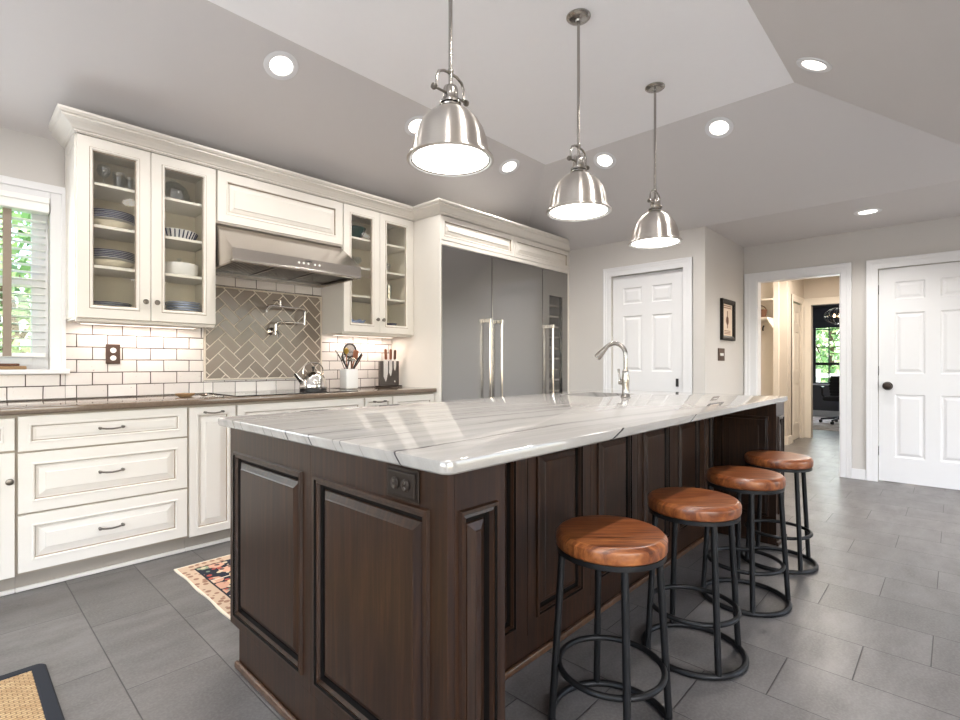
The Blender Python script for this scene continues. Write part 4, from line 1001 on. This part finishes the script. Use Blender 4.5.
# right cabinet
lathe_obj('salad_bowl', bowlp(.105, .10), (2.40, 3.74, 2.186), 'green_glass', 'dark green glass bowl on the top shelf of the right cabinet', 'bowl', None, 32)
tag(MB().lathe([(0, 0), (.034, 0), (.036, .01), (.036, .10), (.014, .135), (.013, .165), (0, .166)], (2.70, 3.76, 2.186), 20).build('bottle', 'green_glass', None, True), 'dark green bottle on the top shelf of the right cabinet', 'bottle')
for i, (x, y) in enumerate(((2.345, 3.73), (2.43, 3.74))):
    lathe_obj('dessert_glass', wine(.045, .10), (x, y, 1.941), 'glassware', ('left' if i == 0 else 'right') + ' one of two stemmed dessert glasses on the second shelf of the right cabinet', 'glass')
lathe_obj('sherry_glass', wine(.026, .10), (2.76, 3.74, 1.941), 'glassware', 'small stemmed glass alone on the second shelf behind the right-hand pane', 'glass')
for i, x in enumerate((2.69, 2.765)):
    lathe_obj('highball_glass', gl(.032, .14), (x, 3.74, 1.706), 'glassware', ('left' if i == 0 else 'right') + ' one of two tall clear glasses on the third shelf of the right cabinet', 'glass')
fl = MB(); cF = Vector((2.395, 3.73, 1.4525)); rr = []
for (r0, z0) in ((.04, .003), (.075, .015), (.095, .045), (.09, .047), (.07, .02), (.035, .008)):
    rr.append([fl.bm.verts.new(cF + Vector((r0 * (1 + .07 * math.cos(8 * a)) * math.cos(a), r0 * (1 + .07 * math.cos(8 * a)) * math.sin(a), z0 + (.006 * math.cos(8 * a) if r0 > .08 else 0)))) for a in [2 * math.pi * j / 48 for j in range(48)]])
for i in range(5):
    for j in range(48): fl.bm.faces.new((rr[i][j], rr[i][(j + 1) % 48], rr[i + 1][(j + 1) % 48], rr[i + 1][j]))
fl.bm.faces.new(rr[0][::-1]); fl.bm.faces.new(rr[-1])
tag(fl.build('scalloped_bowl', 'bluewhite', None, True), 'pale blue scalloped bowl at the bottom of the right cabinet', 'bowl')
for i, x in enumerate((2.66, 2.79)):
    lathe_obj('small_bowl', bowlp(.052, .045), (x, 3.73, 1.4535), 'navy_ceramic', ('left' if i == 0 else 'right') + ' one of two small navy bowls at the bottom of the right cabinet', 'bowl')

# ---------------------------------------------------------------- island
IX0, IX1, IY0, IY1, KY, ZB = .757, 3.748, .81, 2.03, 1.18, .889
isl = thing('kitchen_island', 'dark stained wooden kitchen island with raised panels and a seating overhang', 'kitchen island', (2.25, 1.45, 0))
def iprof(s, sc=1.0):
    return [(0, -.02), (0, 0), (s, 0), (s + .003, .009), (s + .010, .010), (s + .013, .004), (s + .020, .006), (s + .024, -.004), (s + .030, -.014), (s + .040, -.014), (s + .042, -.010), (s + .062, -.001), (s + .066, .001)]
# core (set back so raised panels can sink)
MB().box(IX0 + .022, IX1 - .022, KY + .022, IY1 - .022, .145, ZB).box(IX0 + .022, IX1 - .022, KY + .022, IY1 - .088, .01, .1449).box(IX0 + .022, .951 - .002, IY0 + .022, KY + .03, .012, ZB).box(3.550, IX1 - .022, IY0 + .022, KY + .03, .012, ZB).build('carcass', 'darkwood', isl)
# end panel facing the camera: left and right framed panels
def ipanel(name, O, U, N, w, h, ins):  # ins: (left, right, bottom, top) of the outer moulding
    O, U, N, V = Vector(O), Vector(U), Vector(N), Vector((0, 0, 1)); l, r_, b_, t_ = ins; mb = MB()
    # flat stiles and rails around a moulded panel
    xs = [0, l, w - r_, w]; zs = [0, b_, h - t_, h]
    for i in range(3):
        for j in range(3):
            if i == 1 and j == 1: continue
            o = O + U * xs[i] + V * zs[j]; a, c_ = xs[i + 1] - xs[i], zs[j + 1] - zs[j]
            if a < 1e-4 or c_ < 1e-4: continue
            mb.quad(o, o + U * a, o + U * a + V * c_, o + V * c_)
    o = O + U * l + V * b_; pw, ph = w - l - r_, h - b_ - t_
    prof = [(0, 0), (.003, .009), (.010, .010), (.013, .004), (.020, .006), (.024, -.004), (.029, -.013), (.038, -.013), (.040, -.009), (.058, -.001), (.061, .0015)]
    k_ = min(1, (min(pw, ph) * .44) / .061)
    rings = [[mb.bm.verts.new(o + U * x + V * y + N * t) for x, y in ((a * k_, a), (pw - a * k_, a), (pw - a * k_, ph - a), (a * k_, ph - a))] for a, t in prof]
    for q in range(len(rings) - 1):
        for e in range(4):
            f_ = mb.bm.faces.new((rings[q][e], rings[q][(e + 1) % 4], rings[q + 1][(e + 1) % 4], rings[q + 1][e]))
            if q in (2, 5, 6): f_.material_index = 1
    mb.bm.faces.new(rings[-1])
    # thickness
    a, b2, c2, d = O, O + U * w, O + U * w + V * h, O + V * h; t = N * -.021
    mb.quad(a + t, b2 + t, c2 + t, d + t)
    for p, q in ((a, b2), (b2, c2), (c2, d), (d, a)): mb.quad(p, q, q + t, p + t)
    bmesh.ops.remove_doubles(mb.bm, verts=mb.bm.verts[:], dist=1e-5)
    return mb.build(name, 'darkwood', isl)
zb = .14
for X, sgn in ((IX0, -1), (IX1, 1)):
    if sgn < 0:
        ipanel('end_panel', (X, IY1, zb), (0, -1, 0), (-1, 0, 0), IY1 - 1.4125, ZB - zb, (.040, .046, .034, .089))
        ipanel('end_panel', (X, 1.4115, zb), (0, -1, 0), (-1, 0, 0), 1.4115 - IY0, ZB - zb, (.026, .058, .038, .089))
    else:
        ipanel('end_panel', (X, 1.4125, zb), (0, 1, 0), (1, 0, 0), IY1 - 1.4125, ZB - zb, (.046, .040, .034, .089))
        ipanel('end_panel', (X, IY0, zb), (0, 1, 0), (1, 0, 0), 1.4115 - IY0, ZB - zb, (.058, .026, .038, .089))
    x0, x1 = sorted((X, X - sgn * .02))
    MB().box(x0, x1, IY0, IY1 - .085, .0015, zb - .0005).build('plinth', 'darkwood', isl)
    a, b_ = sorted((X, X + sgn * .016))
    mb = MB().box(a, b_, IY0 - .016, IY1 - .076, .001, .026, .006)
    mb.build('shoe_molding', woodmat('shoe_stain', srgb(60, 42, 30), srgb(92, 64, 44), srgb(120, 86, 60)) if sgn < 0 else 'darkwood', isl)
# posts under the overhang
for x0, x1 in ((IX0 + .0005, .951), (3.549, IX1 - .0005)):
    ipanel('post_front', (x0 + .0212, IY0, .0015), (1, 0, 0), (0, -1, 0), x1 - x0 - .0424, ZB - .0015, (.011, .009, .185, .088))
ipanel('post_side', (.951, IY0, .0015), (0, 1, 0), (1, 0, 0), KY - IY0, ZB - .0015, (.04, .04, .17, .089))
ipanel('post_side', (3.549, KY, .0015), (0, -1, 0), (-1, 0, 0), KY - IY0, ZB - .0015, (.04, .04, .17, .089))
MB().box(IX0 + .0, .965, IY0 - .016, IY0 - .0005, .001, .026, .005).box(3.535, IX1, IY0 - .016, IY0 - .0005, .001, .026, .005).build('shoe_molding', 'darkwood', isl)
# knee wall panels
xs = [.952, 1.062, 1.517, 1.973, 2.429, 2.885, 3.341, 3.548]
for i in range(len(xs) - 1):
    w_ = xs[i + 1] - xs[i]
    if 1 <= i <= 5: ipanel('back_panel', (xs[i] + .0015, KY, .10), (1, 0, 0), (0, -1, 0), w_ - .003, ZB - .10, (.052, .070, .05, .085))
    elif i == 6: ipanel('back_panel', (xs[i] + .0015, KY, .10), (1, 0, 0), (0, -1, 0), w_ - .003, ZB - .10, (.03, .03, .05, .085))
    else: MB().box(xs[i] + .001, xs[i + 1] - .001, KY, KY + .021, .10, ZB).build('filler', 'darkwood', isl)
MB().box(.952, 3.548, KY + .002, KY + .02, .0015, .0995).build('plinth', 'darkwood', isl)
MB().box(.952, 3.548, KY - .016, KY + .001, .001, .028, .006).build('shoe_molding', bpy.data.materials['shoe_stain'], isl)
# cabinet side (towards the wall cabinets)
k = 5; ww = (IX1 - IX0 - .044) / k
for i in range(k):
    d = ipanel('door', (IX0 + .022 + ww * (i + 1) - .002, IY1, .145), (-1, 0, 0), (0, 1, 0), ww - .004, ZB - .15, (.04, .04, .04, .04))
    knob(IX0 + .022 + ww * i + .05, .78, IY1, d)   # hidden side
MB().box(IX0 + .02, IX1 - .02, IY1 - .10, IY1 - .085, .0015, .1445).build('toe_kick', 'darkwood', isl)
# outlet in the end of the island
o = thing('island_outlet', 'dark brown double outlet set in the end of the island under the stone top', 'outlet', (IX0, .962, .81))
MB().box(IX0 - .006, IX0 - .0005, .902, 1.022, .806, .882, .002).box(IX0 - .011, IX0 - .0062, .910, 1.014, .814, .874, .003).build('cover_plate', 'bronze', o)
for y in (.982, .942):
    MB().lathe([(0, 0), (.015, 0), (.015, .003), (.011, .005), (0, .005)], (IX0 - .011, y, .844), 18, (-1, 0, 0)).build('socket', 'bronze', o, True)
    MB().lathe([(0, 0), (.005, 0), (.004, .003), (0, .003)], (IX0 - .015, y, .851), 8, (-1, 0, 0)).lathe([(0, 0), (.005, 0), (.004, .003), (0, .003)], (IX0 - .015, y, .837), 8, (-1, 0, 0)).build('socket_slots', 'pewter', o)

# stone top with sink cut-out
tx0, tx1, ty0, ty1, tz0, tz1 = .737, 3.772, .79, 2.125, .8895, .921
kx0, kx1, ky0, ky1 = 2.86, 3.30, 1.615, 1.985
def rrect(x0, x1, y0, y1, r, n=6):
    pts = []
    for cx_, cy_, a0 in ((x1 - r, y1 - r, 0), (x0 + r, y1 - r, 90), (x0 + r, y0 + r, 180), (x1 - r, y0 + r, 270)):
        for k in range(n + 1): a = R(a0 + 90 * k / n); pts.append((cx_ + r * math.cos(a), cy_ + r * math.sin(a)))
    return pts
mb = MB()
def ring(ins, z): return [mb.bm.verts.new((x, y, z)) for x, y in rrect(tx0 + ins, tx1 - ins, ty0 + ins, ty1 - ins, .028 - min(ins, .02))]
outer = [ring(.004, tz0), ring(0, tz0 + .004), ring(0, tz1 - .007), ring(.002, tz1 - .002), ring(.007, tz1)]
N_ = len(outer[0])
for i in range(4):
    for j in range(N_): mb.bm.faces.new((outer[i][j], outer[i][(j + 1) % N_], outer[i + 1][(j + 1) % N_], outer[i + 1][j]))
innT = [mb.bm.verts.new((x, y, tz1)) for x, y in rrect(kx0, kx1, ky0, ky1, .02)]; innB = [mb.bm.verts.new((x, y, tz0)) for x, y in rrect(kx0, kx1, ky0, ky1, .02)]
for j in range(N_):
    q = (j + 1) % N_
    mb.bm.faces.new((outer[4][j], outer[4][q], innT[q], innT[j])); mb.bm.faces.new((outer[0][j], innB[j], innB[q], outer[0][q])); mb.bm.faces.new((innT[j], innT[q], innB[q], innB[j]))
tag(mb.build('island_countertop', 'quartzite', None, True), 'polished white stone island top with dark grey veins running lengthwise', 'countertop')
sk = thing('prep_sink', 'small undermount steel prep sink in the island top beside the faucet', 'sink', ((kx0 + kx1) / 2, (ky0 + ky1) / 2, .72))
mb = MB(); a = rrect(kx0 - .004, kx1 + .004, ky0 - .004, ky1 + .004, .022); b_ = rrect(kx0 + .004, kx1 - .004, ky0 + .004, ky1 - .004, .03)
A = [mb.bm.verts.new((x, y, .8885)) for x, y in a]; B = [mb.bm.verts.new((x, y, .72)) for x, y in b_]
for j in range(len(A)): q = (j + 1) % len(A); mb.bm.faces.new((A[j], A[q], B[q], B[j]))
mb.bm.faces.new(B); mb.build('bowl', 'steel', sk, True)
MB().cyl((3.08, 1.8, 0), .04, .7205, .724, 20).build('drain', 'chrome', sk, True)
# faucet
fx, fy, fz = 2.93, 1.503, .9215
f = thing('faucet', 'tall pull-down nickel faucet with arched spout on the island', 'faucet', (fx, fy, fz))
MB().lathe([(0, 0), (.030, 0), (.031, .006), (.026, .012), (.0225, .03), (.021, .06), (.023, .09), (.024, .12), (.020, .145), (.0215, .160), (.0165, .170), (0, .171)], (fx, fy, fz), 28).build('body', 'nickel_plain', f, True)
pts = [(fx, fy, fz + .16), (fx, fy, fz + .24)] + [(fx, fy +   .078 - .078 * math.cos(a), fz + .262 + .078 * math.sin(a)) for a in [math.pi * j / 14 for j in range(1, 12)]]
MB().tube(pts, .0135, 14).build('spout', 'nickel_plain', f, True)
e = Vector(pts[-1]); d_ = (e - Vector(pts[-2])).normalized()
MB().tube([e - d_ * .004, e + d_ * .015, e + d_ * .06, e + d_ * .085], [.0155, .0165, .022, .0235], 16).build('spray_head', 'nickel_plain', f, True)
MB().lathe([(0, 0), (.016, 0), (.018, .012), (.016, .026), (0, .03)], (fx, fy + .018, fz + .095), 18, (0, 1, 0)).tube([(fx, fy + .04, fz + .10), (fx, fy + .046, fz + .15), (fx + .006, fy + .052, fz + .175)], [.008, .006, .009], 10).build('lever', 'nickel_plain', f, True)

# ---------------------------------------------------------------- stools
SZ = .006
st = thing('bar_stool', 'x', 'bar stool', (0, 0, 0), 'round wooden stools at the island')
mb = MB().lathe([(0, .553), (.164, .553), (.168, .557), (.170, .562), (.1705, .586), (.169, .591), (.160, .6010), (.157, .6026), (.153, .6032), (.10, .6034), (0, .6035)], (0, 0, SZ), 56)
mb.build('seat', 'seatwood', st, 22)
MB().lathe([(.145, .537), (.166, .537), (.166, .5525), (.145, .5525)], (0, 0, SZ), 48, closed=True).build('seat_ring', 'black_metal', st, True)
circ = lambda r, z, n=48: [(r * math.cos(2 * math.pi * j / n), r * math.sin(2 * math.pi * j / n), z) for j in range(n)]
for q in range(4):
    a = R(90 * q); c, s_ = math.cos(a), math.sin(a)
    MB().tube([(.152 * c, .152 * s_, .545), (.184 * c, .184 * s_, .018)], .0115, 12).build('leg', 'black_metal', st, True)
MB().tube(circ(.160, .185), .0095, 10, True).build('footrest_ring', 'black_metal', st, True)
MB().tube(circ(.184, .0125), .0115, 10, True).build('floor_ring', 'black_metal', st, True)
base_a = -46.75
spec = [((1.436, .788), 15 - 14.7, 'stool nearest the camera, round honey-brown wooden seat on black metal rings'),
        ((2.02, .750), 27 - 23, 'second wooden-seat stool from the camera along the island'),
        ((2.645, .738), 10 - 27.7, 'third wooden-seat stool from the camera along the island'),
        ((3.275, .739), 35 - 30.7, 'farthest stool from the camera, beside the far end of the island')]
for i, ((x, y), ph, lab) in enumerate(spec):
    if i == 0: st.location = (x, y, 0); st.rotation_euler = (0, 0, R(base_a + ph)); st['label'] = lab
    else: dup(st, (x, y, 0), R(base_a + ph), lab)

# ---------------------------------------------------------------- pendants
pd = thing('pendant_light', 'x', 'pendant light', (0, 0, 1.933), 'dome pendants over the island')
Z0 = 1.933
MB().lathe([(.166, 0), (.173, .004), (.171, .012), (.158, .018), (.154, .030), (.151, .052), (.143, .090), (.130, .126), (.110, .160), (.084, .186), (.056, .204), (.034, .212), (.030, .214), (.030, .210), (.054, .200), (.081, .182), (.107, .157), (.127, .124), (.140, .089), (.148, .052), (.150, .030), (.152, .016)], (0, 0, Z0), 64).build('shade', 'nickel', pd, True)
MB().lathe([(.168, .002), (.160, .001), (.1565, .004), (.1565, .012)], (0, 0, Z0), 64).build('lens_ring', 'white_ceramic', pd, True)
MB().lathe([(0, .004), (.08, .005), (.1515, .008), (.1515, .011), (0, .010)], (0, 0, Z0), 48).build('diffuser', 'diffuser', pd, True)
MB().lathe([(.1515, .005), (.1563, .004), (.1563, .010), (.1515, .011)], (0, 0, Z0), 48, closed=True).build('bezel', 'pewter', pd, True)
MB().lathe([(.030, .214), (.030, .226), (.042, .228), (.042, .236), (.028, .240), (.030, .246), (.030, .285), (.026, .296), (.016, .303), (0, .306)], (0, 0, Z0), 32).lathe([(.029, .213), (.042, .215), (.044, .220), (.029, .222)], (0, 0, Z0), 32).build('socket_housing', 'nickel_plain', pd, True)
yk = [(-.072, 0, .264), (-.074, 0, .285), (-.073, 0, .312), (-.062, 0, .336), (-.035, 0, .349), (0, 0, .352), (.035, 0, .349), (.062, 0, .336), (.073, 0, .312), (.074, 0, .285), (.072, 0, .264)]
MB().tube([(x, y, Z0 + z) for x, y, z in yk], .0055, 8).build('yoke', 'nickel_plain', pd, True)
for s_ in (-1, 1):
    MB().tube([(s_ * .026, 0, Z0 + .266), (s_ * .080, 0, Z0 + .266)], .005, 8).lathe([(0, -.011), (.011, -.007), (.013, 0), (.011, .007), (0, .011)], (s_ * .088, 0, Z0 + .266), 12, (1, 0, 0)).build('thumb_screw', 'pewter', pd, True)
MB().tube([(0, 0, Z0 + .303), (0, 0, ZT - .012)], .008, 10).lathe([(0, -.012), (.011, -.008), (.013, 0), (.011, .008), (0, .012)], (0, 0, Z0 + .358), 14).build('rod', 'nickel_plain', pd, True)
MB().lathe([(0, -.030), (.014, -.030), (.018, -.022), (.040, -.018), (.058, -.012), (.064, -.006), (.064, -.0005), (0, -.0005)], (0, 0, ZT), 36).build('canopy', 'nickel_plain', pd, True)
labs = ['brushed nickel dome pendant nearest the camera, largest in view', 'middle one of the three brushed nickel dome pendants', 'farthest of the three brushed nickel dome pendants, nearest the white pantry door']
for i, x in enumerate((1.381, 2.317, 3.258)):
    if i == 0: pd.location = (x, 1.46, Z0); pd['label'] = labs[0]
    else: dup(pd, (x, 1.46, Z0), 0, labs[i])
    light('pendant_lamp', 'SPOT', (x, 1.46, Z0 - .01), 8, (1, .92, .84), (0, 0, 0), spot=R(150), blend=.6, radius=.12)

# ---------------------------------------------------------------- recessed lights
def recessed(loc, nrm_, label, real=True):
    t = thing('recessed_light', label, 'recessed light', loc, 'recessed ceiling lights')
    MB().lathe([(.064, -.004), (.068, .004), (.090, .006), (.098, .003), (.099, -.0005)], loc, 36, nrm_).build('trim_ring', 'trim', t, True)
    MB().lathe([(0, .001), (.040, .002), (.064, .0005)], loc, 28, nrm_).build('lens', 'lens', t, True)
    nv = Vector(nrm_).normalized(); l = Vector(loc) + nv * .03
    light('can_lamp', 'SPOT', l, 56, (1, .965, .92), (0, 0, 0), spot=R(140), blend=.8, radius=.04)
m1 = (ZT - ZLL) / (YW - TY1); m2 = (ZT - ZL) / (XP - TX1); m3 = (ZT - ZL) / (TY0 - SY0)
zl = lambda y: ZLL + (YW - y) * m1 - .001
zfar = lambda x: ZL + (XP - x) * m2 - .001
zr = lambda y: ZL + (y - SY0) * m3 - .001
for x, lab in ((1.383, 'recessed light on the left ceiling slope nearest the camera, above the plate cabinet'), (2.43, 'recessed light on the left slope half hidden behind the nearest pendant'), (3.50, 'recessed light on the left slope just right of the nearest pendant'), (.33, 'recessed light on the left slope above the window end')):
    recessed((x, 2.93, zl(2.93)), (0, -m1, -1), lab)
recessed((3.97, 2.235, zfar(3.97)), (-m2, 0, -1), 'recessed light on the far slope right above the middle pendant')
recessed((3.99, 1.29, zfar(3.99)), (-m2, 0, -1), 'recessed light on the far slope to the right of the farthest pendant')
for x, lab in ((3.53, 'recessed light on the right ceiling slope near the tray corner'), (2.45, 'recessed light on the right slope, second from the tray corner'), (1.4, 'recessed light on the right slope, third from the tray corner'), (.35, 'recessed light on the right slope, fourth from the tray corner')):
    recessed((x, .608, zr(.608)), (0, m3, -1), lab)
recessed((5.45, .547, ZL - .001), (0, 0, -1), 'recessed light in the low flat ceiling before the doorway')

# ---------------------------------------------------------------- wall picture and switch
p = thing('framed_print', 'black framed cream print on the short wall left of the doorway', 'picture', (5.6, YS, 1.375))
mb = MB().panel((5.372, YS - .001, 1.375), (1, 0, 0), (0, 0, 1), (0, -1, 0), .405, .42, [(0, 0), (0, .024), (.008, .030), (.03, .026), (.045, .016), (.048, .008), (.048, 0)], cap=False)
mb.build('frame', 'frame_black', p)
MB().box(5.418, 5.731, YS - .008, YS - .002, 1.42, 1.75).build('print', 'paper', p)
mb = MB()
for z in (1.725, 1.705): mb.box(5.45, 5.70, YS - .0095, YS - .0085, z, z + .010)
for z in (1.47, 1.455, 1.44): mb.box(5.48, 5.67, YS - .0095, YS - .0085, z, z + .007)
mb.lathe([(0, 0), (.045, 0), (.045, .001), (0, .001)], (5.575, YS - .0085, 1.58), 20, (0, -1, 0)).box(5.563, 5.588, YS - .0095, YS - .0085, 1.50, 1.68)
mb.build('print_marks', 'print_ink', p)
o = thing('light_switch', 'bronze switch plate with a pale rocker below the framed print', 'switch', (5.40, YS, 1.16))
MB().box(5.305, 5.495, YS - .008, YS - .001, 1.163, 1.290, .003).build('cover_plate', 'plate_bronze', o)
MB().box(5.35, 5.45, YS - .013, YS - .0085, 1.212, 1.24, .002).build('rocker', 'white_ceramic', o)

# ---------------------------------------------------------------- rugs
mb = MB(); nX, nY = 60, 28; rx0, rx1, ry0, ry1 = .866, 2.726, 2.25, 3.11
g = [[None] * (nY + 1) for _ in range(nX + 1)]
for i in range(nX + 1):
    for j in range(nY + 1):
        u, v_ = i / nX, j / nY; wob = .003 * math.sin(v_ * 17 + 1) * (1 if i in (0, nX) else 0)
        g[i][j] = mb.bm.verts.new((rx0 + (rx1 - rx0) * u + wob, ry0 + (ry1 - ry0) * v_, .0085 + .0012 * math.sin(v_ * 17 + 1) * max(0, 1 - u * 12)))
for i in range(nX):
    for j in range(nY): mb.bm.faces.new((g[i][j], g[i + 1][j], g[i + 1][j + 1], g[i][j + 1]))
r_ = bmesh.ops.extrude_face_region(mb.bm, geom=mb.bm.faces[:])
for v_ in [e for e in r_['geom'] if isinstance(e, bmesh.types.BMVert)]: v_.co.z = .0015
tag(mb.build('runner_rug', 'rug', None, False, origin=((rx0 + rx1) / 2, (ry0 + ry1) / 2, 0)), 'colourful oriental runner with navy field between island and cabinets', 'rug')
jm = thing('door_mat', 'jute mat with a black fabric border at the lower left corner', 'mat', (-.14, 2.0, 0))
MB().box(-.49, .222, 1.45, 2.453, .002, .013, .003).build('woven_field', 'jute', jm)
mb = MB(); rg = []
for ins, z in ((0, .001), (0, .010), (.006, .015), (.034, .015), (.040, .012), (.040, .001)):
    rg.append([mb.bm.verts.new((x + .004 * math.sin(31 * y) * (ins < .01), y + .003 * math.sin(27 * x) * (ins < .01), z)) for x, y in rrect(-.53 + ins, .260 - ins, 1.41 + ins, 2.493 - ins, .034 - ins * .7, 5)])


for i in range(6):
    A, B = rg[i], rg[(i + 1) % 6]
    for j in range(len(A)): q = (j + 1) % len(A); mb.bm.faces.new((A[j], A[q], B[q], B[j]))
mb.build('border', plain('black_binding', srgb(30, 34, 42), .9), jm)
